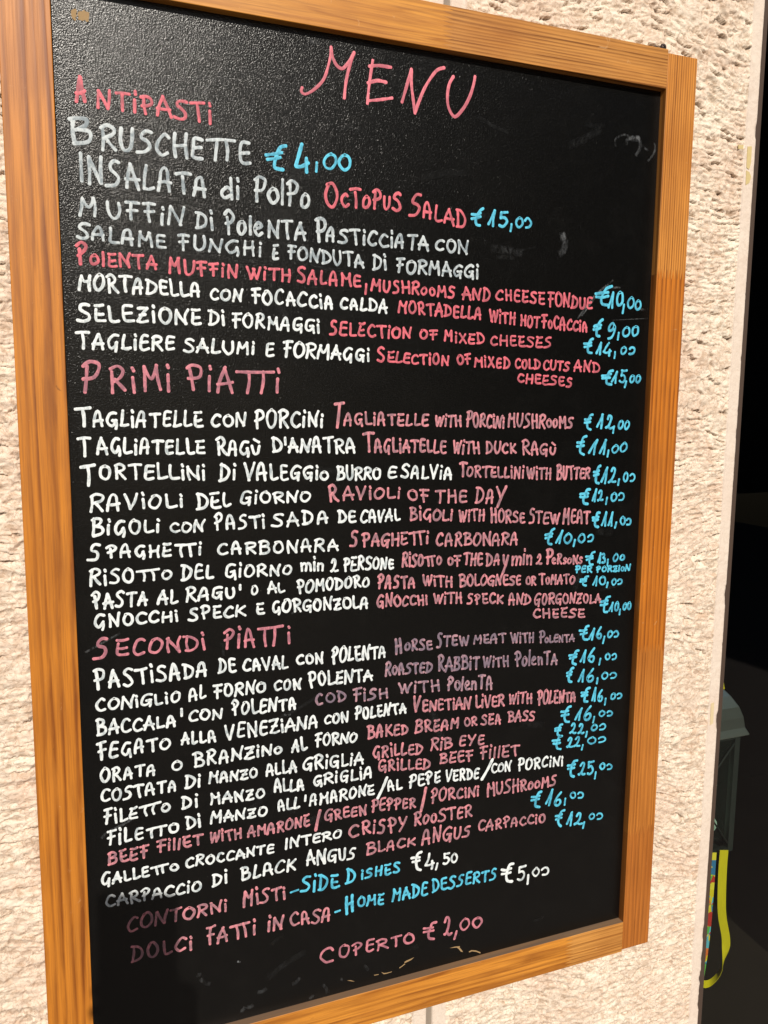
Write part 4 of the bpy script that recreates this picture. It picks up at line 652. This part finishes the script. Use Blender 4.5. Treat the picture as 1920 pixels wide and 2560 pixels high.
class Ink:
    """marker strokes on the board, each a slightly domed band of paint"""
    def __init__(s): s.v = []; s.f = []; s.ink = []; s.k = 0
    def stroke(s, pts, wd, ink0):
        path = smooth_path(pts, max(1.3, wd * 0.45))
        n = len(path)
        s.k += 1
        lift = 0.00005 + (s.k % 7) * 0.000035
        rows = []
        ph = random.uniform(0, 6.28); wbase = random.uniform(0.86, 1.06); ink0 += random.uniform(-.14, .10)
        # round ends: extra rows of shrinking width before the first and after the last point
        def tangent(i):
            a = path[max(i - 1, 0)]; b = path[min(i + 1, n - 1)]
            d = math.hypot(b[0] - a[0], b[1] - a[1]) or 1
            return (b[0] - a[0]) / d, (b[1] - a[1]) / d
        seq = []
        t0 = tangent(0); t1 = tangent(n - 1)
        for e, c in ((0.50, 0.0), (0.46, 0.22), (0.36, 0.35), (0.18, 0.46)):
            seq.append((path[0][0] - t0[0] * wd * e, path[0][1] - t0[1] * wd * e, t0, max(c, 0.04), 0.30))
        for i in range(n):
            u = i / (n - 1)
            wv = wbase + 0.08 * math.sin(ph + u * 9) + 0.05 * math.sin(ph * 2 + u * 21) + random.uniform(-.05, .05)
            seq.append((path[i][0], path[i][1], tangent(i), 0.5 * wv, 0.30 * (abs(2 * u - 1) ** 5) + 0.14 * math.sin(ph + u * 5)))
        for e, c in ((0.18, 0.46), (0.36, 0.35), (0.46, 0.22), (0.50, 0.0)):
            seq.append((path[-1][0] + t1[0] * wd * e, path[-1][1] + t1[1] * wd * e, t1, max(c, 0.04), 0.34))
        b = len(s.v)
        for x, z, (tx, tz), c, endv in seq:
            for q, hgt in ((-1, 0.0), (-0.55, 0.00009), (0.55, 0.00009), (1, 0.0)):
                s.v.append(((x - tz * wd * c * q) * 0.001, BD - lift - hgt, (z + tx * wd * c * q) * 0.001))
                s.ink.append(ink0 + endv + random.uniform(-.10, .10))
        for i in range(len(seq) - 1):
            for q in range(3):
                a = b + i * 4 + q
                s.f.append((a, a + 4, a + 5, a + 1))
    def word(s, text, x0, z0, x1, z1, h0, h1, wd, ink0, slant=0.0):
        gap = 0.15
        adv = [GL[c][0] for c in text]
        tot = sum(adv) + gap * (len(text) - 1)
        hm = (h0 + h1) / 2
        inner = math.hypot(x1 - x0, z1 - z0) - wd
        if len(text) == 1 and text not in "',il1I": tot = GL[text][0]
        sx = inner / tot if tot * hm > 0.3 * inner or len(text) > 1 else inner / tot
        cx = 0.0
        dx, dz = (x1 - x0) / math.hypot(x1 - x0, z1 - z0), (z1 - z0) / math.hypot(x1 - x0, z1 - z0)
        for c, a in zip(text, adv):
            shape = (ALT[c] if c in ALT and random.random() < 0.42 else GL[c])[1]
            u = (cx + a / 2) / max(tot, 1e-6)
            h = h0 + (h1 - h0) * u - wd
            h *= random.uniform(0.90, 1.07)
            rot = random.uniform(-0.10, 0.10)
            jz = random.uniform(-0.05, 0.05) * h
            sw = random.uniform(0.88, 1.04)
            for st in shape.split('/'):
                pts = []
                for pr in st.split(','):
                    gx, gz = [float(t) / 100 for t in pr.split()]
                    gx += random.uniform(-.055, .055); gz += random.uniform(-.03, .03)
                    lx = (cx + (0.5 + (gx - 0.5) * sw) * a) * sx + (slant + rot) * (gz - 0.5) * h
                    lz = gz * h + jz
                    along = lx + wd / 2
                    pts.append((x0 + dx * along, z0 + dz * along + lz + wd / 2))
                s.stroke(pts, wd, ink0)
            cx += a + gap
    def build(s, name, mat, parent):
        o = from_py(name, s.v, s.f, mat, parent, True)
        at = o.data.attributes.new('ink', 'FLOAT', 'POINT')
        at.data.foreach_set('value', s.ink)
        return o

NAMES = {'w': 'white', 'v': 'white', 'r': 'red', 's': 'pink', 'q': 'lilac', 'p': 'rose', 'c': 'blue'}
random.seed(4)
for gi, (gname, words) in enumerate(TEXT):
    ink = Ink(); colr = None
    for rec in words.split(';'):
        c, t, *nums = rec.split(' ')
        x0, z0, x1, z1, h0, h1 = [float(n_) for n_ in nums]
        if c == 'r' and z0 < 660: c = 's'                 # the lower translations were written with a paler pink
        if c == 'w' and z0 > 770: c = 'v'                 # the upper white lines lie thinner
        colr = colr or c
        wd = 1.75 + 0.058 * (h0 + h1) / 2
        wd = min(wd, 3.4) * 0.95
        if c in 'wv': wd *= 1.02
        if c == 'c': wd *= 1.05
        i0 = {'w': 0.66, 'v': 0.52, 'r': 0.50, 's': 0.42, 'q': 0.25, 'p': 0.42, 'c': 0.55}[c]
        ink.word(t, x0, z0, x1, z1, h0, h1, wd, i0, 0.04 if c == 'c' else 0.02)
    o = ink.build('lettering', P[colr], panel)
    o['label'] = 'hand painted ' + gname
ink = Ink()
for st in MENU: ink.stroke(st, 3.0, 0.45)
ink.build('lettering', P['h'], panel)['label'] = 'large coral heading reading MENU'

# bare patches where the black coat has chipped off, chalky smears and scratches
M_CHIP = mat_plain('bare_tan_fibreboard', (0.36, 0.235, 0.11), 0.8, bumpy=900)
def flake(pts, thick=0.00025, nm='chipped_patch', mat=None, y=None):
    bm = bmesh.new()
    y = BD if y is None else y
    vs = [bm.verts.new((x * 0.001, y - thick, z * 0.001)) for x, z in pts]
    vb = [bm.verts.new((x * 0.001, y, z * 0.001)) for x, z in pts]
    bm.faces.new(vs)
    for i in range(len(pts)):
        j = (i + 1) % len(pts)
        bm.faces.new((vs[i], vb[i], vb[j], vs[j]))
    bmesh.ops.recalc_face_normals(bm, faces=bm.faces)
    bmesh.ops.triangulate(bm, faces=bm.faces[:])
    return from_bm(nm, bm, mat or M_CHIP, panel)
for pts in CHIPS: flake(pts)
def mat_smear(name, c, dens):
    k = N(name)
    co = k.coords()
    n = k.noise(k.scale(co, (240, 240, 110)), 1.0, 5.0, 0.75, 0.8)
    at = k.n('Attribute', attribute_name='ink')
    a = k.math('MULTIPLY', k.ramp(n, [(0.40, 0.0), (0.72, 1.0)]), k.math('MULTIPLY', at.outputs['Fac'], dens))
    k.l(a, k.b.inputs['Alpha'])
    return k.base(c, 0.9)
M_SMEAR = mat_smear('chalky_smear', (0.34, 0.36, 0.38), 0.42)
def smear(pts, wd, mat=None, amt=1.0, y=0.00002):
    path = smooth_path(pts, 1.2); n = len(path); v, f, a = [], [], []
    for i, (x, z) in enumerate(path):
        p0 = path[max(i - 1, 0)]; p1 = path[min(i + 1, n - 1)]
        d = math.hypot(p1[0] - p0[0], p1[1] - p0[1]) or 1
        tx, tz = (p1[0] - p0[0]) / d, (p1[1] - p0[1]) / d
        for q, al in ((-1, 0), (-.4, 1), (.4, 1), (1, 0)):
            v.append(((x - tz * wd * .5 * q) * .001, BD - y, (z + tx * wd * .5 * q) * .001))
            a.append(al * amt * math.sin(math.pi * (i + .5) / n) ** 0.5)
    for i in range(n - 1):
        for q in range(3):
            b = i * 4 + q; f.append((b, b + 4, b + 5, b + 1))
    o = from_py('chalk_smear', v, f, mat or M_SMEAR, panel)
    o.data.attributes.new('ink', 'FLOAT', 'POINT').data.foreach_set('value', a)
    return o
for i_, (pts, wd, am) in enumerate(SMEARS): smear(pts, wd, None, am, 0.00002 + 0.000006 * i_)

# ---------------------------------------------------------------- small things on the wall
M_SCREW = mat_plain('rusty_dark_screw', (0.07, 0.05, 0.045), 0.55, 0.6, bumpy=700)
def screw(x, z, r, y, label):
    t = tag(empty('wall_screw', (x, y, z)), label, 'screw')
    bm = bmesh.new()
    prof = [(0.0, r * 0.2), (r * 0.55, r * 0.22), (r * 0.9, r * 0.5), (r, r * 0.8), (r * 0.95, r), (r * 0.35, r * 1.3), (r * 0.35, r * 3.5)]
    rings = []
    for rr, d in prof:
        rings.append([bm.verts.new((rr * math.cos(a * math.pi / 8), d - r * 2.6, rr * math.sin(a * math.pi / 8))) for a in range(16)] if rr else [bm.verts.new((0, d - r * 2.6, 0))])
    for a in range(16): bm.faces.new((rings[0][0], rings[1][(a + 1) % 16], rings[1][a]))
    for i in range(1, len(rings) - 1):
        for a in range(16): bm.faces.new((rings[i][a], rings[i][(a + 1) % 16], rings[i + 1][(a + 1) % 16], rings[i + 1][a]))
    bmesh.ops.recalc_face_normals(bm, faces=bm.faces)
    from_bm('screw_head', bm, M_SCREW, t, True)
    for ang in (0.5, 0.5 + math.pi / 2):
        b = box_bm((-r * 0.62, -r * 2.6 + r * 0.16, -r * 0.11), (r * 0.62, -r * 2.6 + r * 0.24, r * 0.11))
        bmesh.ops.rotate(b, verts=b.verts, cent=(0, 0, 0), matrix=Matrix.Rotation(ang + (0.0 if ang < 1 else 0.0), 3, 'Y'))
        if ang > 1: bmesh.ops.translate(b, verts=b.verts, vec=(0, -0.00002, 0))
        from_bm('screw_slot', b, M_DARK, t)
screw(0.6665, 1.0602, 0.0038, 0.0262, 'dark round screw head in the stone just above the right end of the top rail')
screw(0.6570, 1.0578, 0.0034, 0.0270, 'rusty screw half hidden behind the top rail, left of the round screw')
M_TAPE = mat_plain('old_yellow_tape_glue', (0.62, 0.49, 0.23), 0.7, bumpy=300)
def scrap(pts, label, mat=M_TAPE, nm='tape_scrap', th=0.00012, y=WALL_Y - 0.0005):
    bm = bmesh.new()
    vs = [bm.verts.new((x, y - th, z)) for x, z in pts]; vb = [bm.verts.new((x, y + 0.001, z)) for x, z in pts]
    bm.faces.new(vs)
    for i in range(len(pts)): bm.faces.new((vs[i], vb[i], vb[(i + 1) % len(pts)], vs[(i + 1) % len(pts)]))
    bmesh.ops.recalc_face_normals(bm, faces=bm.faces); bmesh.ops.triangulate(bm, faces=bm.faces[:])
    return tag(from_bm(nm, bm, mat), label, 'tape')
scrap([(0.7998, 0.9730), (0.8062, 0.9740), (0.8066, 0.9560), (0.8052, 0.9500), (0.8040, 0.9480), (0.8002, 0.9495)], 'upper strip of old yellow tape on the smooth margin beside the window')
scrap([(0.8002, 0.9465), (0.8050, 0.9450), (0.8082, 0.9400), (0.8060, 0.9330), (0.8008, 0.9300)], 'torn end of old yellow tape below the upper strip')
scrap([(0.7846, 0.9730), (0.7925, 0.9735), (0.7920, 0.9690), (0.7848, 0.9685)], 'faint yellow tape patch on the rough stone left of the margin', y=WALL_Y - 0.0018)
M_TAPE2 = mat_plain('faded_yellow_stain', (0.68, 0.55, 0.33), 0.8, bumpy=300)
scrap([(0.7990, 0.2930), (0.8040, 0.2940), (0.8046, 0.2660), (0.7996, 0.2640)], 'faded yellow tape mark low on the margin level with the lantern roof', M_TAPE2)

# ---------------------------------------------------------------- behind the glass
M_ZINC = mat_plain('brushed_zinc', (0.80, 0.82, 0.78), 0.30, 1.0, bumpy=6)
M_LAMP = mat_plain('dull_grey_lantern_metal', (0.016, 0.020, 0.018), 0.6, 0.2, bumpy=60)
lan = tag(empty('lantern', (0.905, 0.16, 0.0)), 'metal lantern with a curved zinc roof hanging behind the window glass', 'lantern')
LX, LY = 0.9057, 0.2245
prof = [(0.006, 0.2680), (0.026, 0.2630), (0.042, 0.2545), (0.0564, 0.2435), (0.0639, 0.2344), (0.0729, 0.2193), (0.0779, 0.2040), (0.0800, 0.1885), (0.0845, 0.1795), (0.0845, 0.1780)]
bm = bmesh.new(); rings = []
for hw, z in prof:
    rings.append([bm.verts.new((LX + sx * hw, LY + sy * hw, z)) for sx, sy in ((-1, -1), (1, -1), (1, 1), (-1, 1))])
for a, b in zip(rings, rings[1:]):
    for i in range(4): bm.faces.new((a[i], a[(i + 1) % 4], b[(i + 1) % 4], b[i]))
bm.faces.new(rings[0])
bmesh.ops.recalc_face_normals(bm, faces=bm.faces)
roof = from_bm('roof', bm, M_ZINC, lan)
md = roof.modifiers.new('b', 'BEVEL'); md.width = 0.0012; md.segments = 2; md.limit_method = 'ANGLE'; md.angle_limit = R(50)
HW = 0.0710
for sx, sy in ((-1, -1), (1, -1), (1, 1), (-1, 1)):
    from_bm('corner_post', box_bm((LX + sx * HW - .005, LY + sy * HW - .005, -0.012), (LX + sx * HW + .005, LY + sy * HW + .005, 0.1775), 0.0008), M_LAMP, lan)
for zz in (-0.014, 0.1700):
    for a, b in (((-HW + .0051, -HW - .004), (HW - .0051, -HW + .004)), ((-HW + .0051, HW - .004), (HW - .0051, HW + .004)), ((-HW - .004, -HW + .0051), (-HW + .004, HW - .0051)), ((HW - .004, -HW + .0051), (HW + .004, HW - .0051))):
        from_bm('rim_bar', box_bm((LX + a[0], LY + a[1], zz), (LX + b[0], LY + b[1], zz + 0.006 + (0.002 if zz < 0 else 0))), M_LAMP, lan)
from_bm('floor_plate', box_bm((LX - HW + .0045, LY - HW + .0045, -0.015), (LX + HW - .0045, LY + HW - .0045, -0.0125)), M_LAMP, lan)
for sgn in (-1, 1):                                             # crossed wires on the front and the right side
    bm = bmesh.new(); tube_bm(bm, [(LX - sgn * HW, LY - HW - .003, -0.005), (LX, LY - HW - .005 + .0005 * sgn, 0.089), (LX + sgn * HW, LY - HW - .003, 0.168)], 0.0014, 6); from_bm('wire', bm, M_LAMP, lan, True)
    bm = bmesh.new(); tube_bm(bm, [(LX + HW + .003, LY - sgn * HW, -0.005), (LX + HW + .005 + .0005 * sgn, LY, 0.089), (LX + HW + .003, LY + sgn * HW, 0.168)], 0.0014, 6); from_bm('wire', bm, M_LAMP, lan, True)
M_LG = N('dusty_lantern_glass'); M_LG.b.inputs['Alpha'].default_value = 0.03
from_bm('glass_pane', box_bm((LX - HW + .006, LY - HW - .001, 0.009), (LX + HW - .006, LY - HW + .001, 0.169)), M_LG.base((0.10, 0.13, 0.11), 0.2), lan)
from_bm('glass_pane', box_bm((LX + HW - .001, LY - HW + .006, 0.009), (LX + HW + .001, LY + HW - .006, 0.169)), M_LG.m, lan)
# pale green paper and wax inside the lantern
M_WAX = mat_plain('pale_green_crumpled_paper', (0.42, 0.58, 0.48), 0.7, bumpy=90)
bm = bmesh.new(); rings = []
for i in range(15):
    z = 0.010 + i * 0.0078; r = 0.026 * (0.75 + 0.3 * math.sin(i * 0.8)) * (1 - 0.28 * (i / 14))
    rings.append([bm.verts.new((LX + 0.047 + (r * 0.8 + random.uniform(-.004, .004)) * math.cos(a * math.pi / 6), LY - 0.040 + (r * .8 + random.uniform(-.003, .003)) * math.sin(a * math.pi / 6), z)) for a in range(12)])
for a, b in zip(rings, rings[1:]):
    for i in range(12): bm.faces.new((a[i], a[(i + 1) % 12], b[(i + 1) % 12], b[i]))
bm.faces.new(rings[0][::-1]); bm.faces.new(rings[-1])
o = from_bm('crumpled_paper', bm, M_WAX); tag(o, 'pale green crumpled paper standing inside the lantern', 'paper')

def ribbon(name, path, wdir, width, mat, label, cat='ribbon', twist=(0, 0, 0)):
    """path: centre line points; the ribbon's breadth runs along wdir"""
    pts = [Vector(p) for p in path]; wdir = Vector(wdir).normalized()
    fine_ = []
    for i in range(len(pts) - 1):
        p0 = pts[max(i - 1, 0)]; p1 = pts[i]; p2 = pts[i + 1]; p3 = pts[min(i + 2, len(pts) - 1)]
        for j in range(10):
            t = j / 10
            fine_.append(0.5 * (2 * p1 + (p2 - p0) * t + (2 * p0 - 5 * p1 + 4 * p2 - p3) * t * t + (3 * p1 - p0 - 3 * p2 + p3) * t ** 3))
    fine_.append(pts[-1])
    bm = bmesh.new(); uv = bm.loops.layers.uv.new('UVMap'); rows = []; s = 0; nf = len(fine_)
    for i, p in enumerate(fine_):
        if i: s += (p - fine_[i - 1]).length
        wd_ = (wdir + Vector(twist) * min(1.0, max(0.0, (i / nf - 0.45) / 0.15))).normalized()
        rows.append(([bm.verts.new(p + wd_ * width * q) for q in (-.5, -.17, .17, .5)], s))
    for (a, sa), (b, sb) in zip(rows, rows[1:]):
        for q in range(3):
            f = bm.faces.new((a[q], a[q + 1], b[q + 1], b[q]))
            for lp, u_, v_ in zip(f.loops, (q / 3, (q + 1) / 3, (q + 1) / 3, q / 3), (sa, sa, sb, sb)): lp[uv].uv = (u_, v_ / width)
    o = from_bm(name, bm, mat, None, False)
    md = o.modifiers.new('t', 'SOLIDIFY'); md.thickness = 0.0004
    return tag(o, label, cat)
ky = N('yellow_satin_ribbon'); cy = ky.coords(); ny = ky.noise(ky.scale(cy, (900, 900, 40)), 1.0, 2.0)
M_YEL = ky.base(ky.mix(ny, (0.70, 0.56, 0.006), (0.56, 0.44, 0.004)), 0.45)
def mat_fan():
    k = N('coloured_triangle_print')
    uv = k.n('UVMap').outputs[0]
    sp = k.n('SeparateXYZ'); k.l(uv, sp.inputs[0])
    u = sp.outputs[0]; v = k.math('MULTIPLY', sp.outputs[1], 0.62)
    cell = k.math('FLOOR', v); fv = k.math('SUBTRACT', k.math('FRACT', v), 0.5)
    par = k.math('MODULO', cell, 2.0)
    fu = k.math('SUBTRACT', u, k.math('MULTIPLY_ADD', par, 0.7, 0.12))
    ang = k.math('DIVIDE', k.math('ARCTAN2', fv, fu), math.pi / 4.5)
    kk = k.math('FLOOR', ang)
    idx = k.math('ADD', k.math('MULTIPLY', kk, 1.731), k.math('MULTIPLY', cell, 3.37))
    wn = k.n('TexWhiteNoise', noise_dimensions='1D'); k.l(idx, wn.inputs['W'])
    c = k.ramp(wn.outputs['Value'], [(0, (0.72, 0.55, 0.01)), (.22, (0.50, 0.03, 0.02)), (.38, (0.10, 0.42, 0.06)), (.52, (0.03, 0.17, 0.36)), (.66, (0.12, 0.45, 0.58)), (.80, (0.78, 0.62, 0.04)), (.92, (0.75, 0.16, 0.03))], 'CONSTANT')
    return k.base(c, 0.5)
M_FAN = mat_fan()
WD = (0.93, -0.37, 0)
ribbon('patterned_ribbon', [(0.9310, 0.140, 0.0000), (0.9308, 0.140, -0.060), (0.9303, 0.140, -0.110), (0.9290, 0.141, -0.155), (0.9262, 0.142, -0.195), (0.9225, 0.143, -0.225)], WD, 0.0150, M_FAN, 'narrow ribbon printed with coloured triangles hanging beside the frame')
ribbon('yellow_ribbon', [(0.9555, 0.140, -0.001), (0.9552, 0.140, -0.035), (0.9575, 0.140, -0.085), (0.9625, 0.141, -0.115), (0.9720, 0.141, -0.150), (0.9745, 0.142, -0.175), (0.9715, 0.143, -0.200), (0.9640, 0.144, -0.2150), (0.9520, 0.145, -0.2240), (0.9400, 0.145, -0.2240), (0.9320, 0.145, -0.217)], WD, 0.0130, M_YEL, 'bright yellow ribbon looping down behind the window glass', twist=(-0.25, 1.1, 0.35))
ribbon('ribbon_tail', [(0.9290, 0.142, 0.2800), (0.9310, 0.142, 0.2680), (0.9340, 0.142, 0.2560)], WD, 0.0050, M_YEL, 'tip of yellow ribbon showing above the lantern roof')
# a round plate deep in the dark room
pl = tag(empty('round_plate', (0.98, 0.34, 0.56)), 'round dark red plate with a thin pale rim in the dark behind the glass', 'plate')
bm = bmesh.new(); n_ = 64
bmesh.ops.create_circle(bm, cap_ends=True, radius=0.056, segments=n_); bmesh.ops.rotate(bm, verts=bm.verts, cent=(0, 0, 0), matrix=Matrix.Rotation(R(90), 3, 'X'))
bmesh.ops.translate(bm, verts=bm.verts, vec=(0.0, 0.004, 0.0)); g = bmesh.ops.extrude_face_region(bm, geom=bm.faces[:]); bmesh.ops.translate(bm, verts=[e for e in g['geom'] if isinstance(e, bmesh.types.BMVert)], vec=(0, 0.004, 0))
from_bm('plate_face', bm, mat_plain('dark_red_glaze', (0.03, 0.006, 0.006), 0.5), pl)
bm = bmesh.new(); tube_bm(bm, [(0.0650 * math.cos(a * 2 * math.pi / n_), 0, 0.0650 * math.sin(a * 2 * math.pi / n_)) for a in range(n_ + 1)], 0.0011, 6, False)
from_bm('plate_rim', bm, mat_plain('pale_rim', (0.10, 0.11, 0.11), 0.4), pl, True)

# ---------------------------------------------------------------- the photographer, whose raised telephone throws its shadow on the board
def at(r_, u_, f_): return CAM + RIGHT * r_ + UP * u_ + FWD * f_
ph = tag(empty('smartphone', at(-0.018, -0.055, -0.010)), 'black smartphone held up in front of the menu board', 'phone')
rm = Matrix((RIGHT, FWD, UP)).transposed().to_4x4()
def local(bm, off):
    bmesh.ops.transform(bm, matrix=rm, verts=bm.verts); return bm
ph.rotation_mode = 'QUATERNION'
bm = local(box_bm((-0.0385, -0.004, -0.080), (0.0385, 0.004, 0.080), 0.003, 3), None)
from_bm('phone_body', bm, mat_plain('dark_phone_glass', (0.03, 0.03, 0.035), 0.3), ph, True)
bm = local(box_bm((-0.0365, -0.0048, -0.076), (0.0365, -0.0041, 0.076)), None)
from_bm('screen', bm, mat_plain('phone_screen', (0.01, 0.01, 0.012), 0.1), ph)

per = tag(empty('person', (-0.15, -1.35, -0.85)), 'person in a dark jacket holding up a smartphone in front of the board', 'person')
def skin(name, chain, mat, sub=2, root=0):
    """chain: list of (parent index, point, radius)"""
    me = bpy.data.meshes.new(name)
    me.from_pydata([tuple(Vector(p) - Vector(per.location)) for _, p, _ in chain], [(a, i) for i, (a, _, _) in enumerate(chain) if a is not None], [])
    o = link_mesh(name, me, mat, per)
    md = o.modifiers.new('s', 'SKIN'); md.use_smooth_shade = True
    for i, (_, _, r) in enumerate(chain):
        v = me.skin_vertices[0].data[i]; v.radius = (r, r) if isinstance(r, float) else r; v.use_root = (i == root)
    sb = o.modifiers.new('u', 'SUBSURF'); sb.levels = sub; sb.render_levels = sub
    return o
M_SKIN = mat_plain('skin', (0.55, 0.33, 0.24), 0.55); M_JACK = mat_plain('dark_blue_jacket', (0.03, 0.035, 0.05), 0.85, bumpy=200); M_TROU = mat_plain('grey_trousers', (0.08, 0.08, 0.085), 0.85, bumpy=200); M_HAIR = mat_plain('brown_hair', (0.05, 0.03, 0.02), 0.7, bumpy=400)
bx, by = -0.185, -1.330
hip = Vector((bx, by, 0.08)); chest = Vector((bx + .01, by, 0.40)); neck = Vector((bx + .02, by + .01, 0.545)); head = Vector((bx + .03, by + .05, 0.665))
sh_r = chest + RIGHT * 0.18 + Vector((0, 0, 0.08)); sh_l = chest - RIGHT * 0.18 + Vector((0, 0, 0.08))
wr = at(0.052, -0.215, -0.050); el = (sh_r + wr) / 2 + Vector((0.07, -0.02, -0.15)); palm = at(0.020, -0.135, -0.026)
wl = hip - RIGHT * 0.26 + Vector((0, 0.03, -0.10)); ell = (sh_l + wl) / 2 - RIGHT * 0.04
body = [(None, hip, 0.085), (0, (hip + chest) / 2, 0.090), (1, chest, 0.105), (2, neck, 0.055), (3, head, 0.085), (4, head + Vector((0, 0.01, 0.09)), 0.075),
        (2, sh_r, 0.058), (6, el, 0.042), (7, wr, 0.026), (8, palm, (0.036, 0.020)),
        (2, sh_l, 0.058), (10, ell, 0.042), (11, wl, 0.026), (12, wl + Vector((0, 0.02, -0.08)), 0.028),
        (0, hip + RIGHT * 0.09 + Vector((0, 0, -0.08)), 0.066), (14, hip + RIGHT * 0.10 + Vector((0, 0.02, -0.47)), 0.055), (15, hip + RIGHT * 0.10 + Vector((0, 0, -0.86)), 0.038), (16, hip + RIGHT * 0.11 + Vector((0.03, 0.14, -0.895)), 0.034),
        (0, hip - RIGHT * 0.09 + Vector((0, 0, -0.08)), 0.066), (18, hip - RIGHT * 0.10 + Vector((0, 0.02, -0.47)), 0.055), (19, hip - RIGHT * 0.10 + Vector((0, 0, -0.86)), 0.038), (20, hip - RIGHT * 0.11 + Vector((0.03, 0.14, -0.895)), 0.034)]
skin('body', body, M_SKIN)
for i_, (u0, ln) in enumerate(((-0.078, 1.0), (-0.098, 1.05), (-0.118, 1.0), (-0.136, 0.85))):          # fingers close round the far side of the phone
    skin('finger', [(None, at(0.034, u0 - .012, -0.020), 0.0092), (0, at(0.032, u0, 0.002), 0.0088), (1, at(-0.004, u0 + .004, 0.008), 0.0082), (2, at(-0.004 - 0.040 * ln, u0 + .006, 0.006), 0.0078), (3, at(-0.008 - 0.056 * ln, u0 + .006, -0.006), 0.0066)], M_SKIN, 1)
skin('thumb', [(None, at(0.020, -0.142, -0.034), 0.012), (0, at(0.024, -0.115, -0.034), 0.0105), (1, at(0.010, -0.088, -0.026), 0.009), (2, at(-0.006, -0.072, -0.023), 0.0075)], M_SKIN, 1)
V = Vector
skin('jacket', [(None, chest, 0.155), (0, (hip + chest) / 2, 0.150), (1, hip + V((0, 0, 0.04)), 0.152), (2, hip + V((0, 0, -0.05)), 0.150), (0, neck - V((0, 0, 0.035)), 0.075),
                (0, sh_r, 0.075), (5, el, 0.056), (6, el + (wr - el) * 0.86, 0.038), (0, sh_l, 0.075), (8, ell, 0.056), (9, ell + (wl - ell) * 0.95, 0.040)], M_JACK)
for sg in (-1, 1):                                              # each leg of the trousers, up to the waist
    skin('trouser_leg', [(None, hip + RIGHT * 0.050 * sg + V((0, 0, 0.06)), 0.095), (0, hip + RIGHT * 0.075 * sg + V((0, 0, -0.10)), 0.100), (1, hip + RIGHT * 0.095 * sg + V((0, 0.02, -0.46)), 0.074), (2, hip + RIGHT * 0.10 * sg + V((0, 0, -0.83)), 0.062)], M_TROU)
skin('hair', [(None, head + Vector((0, -0.035, 0.0)), 0.072), (0, head + Vector((0, -0.028, 0.075)), 0.082), (1, head + Vector((0, 0.022, 0.118)), 0.060)], M_HAIR)
skin('nose', [(None, head + FWD * 0.078 + Vector((0, 0, 0.055)), 0.009), (0, head + FWD * 0.098 + Vector((0, 0, 0.022)), 0.013)], M_SKIN, 1)
for sg in (-1, 1):
    skin('ear', [(None, head + RIGHT * 0.074 * sg + Vector((0, 0, 0.022)), 0.008), (0, head + RIGHT * 0.078 * sg + Vector((0, 0, 0.048)), 0.011)], M_SKIN, 1)
    skin('shoe', [(None, hip + RIGHT * 0.105 * sg + Vector((0, -0.03, -0.880)), 0.046), (0, hip + RIGHT * 0.115 * sg + Vector((0.04, 0.17, -0.890)), 0.040)], M_HAIR, 1)

# the parts of the wall, the window and the lantern were drawn in world coordinates
for t in (wall, win, lan):
    for ch in t.children: ch.matrix_parent_inverse = Matrix.Translation(-Vector(t.location))
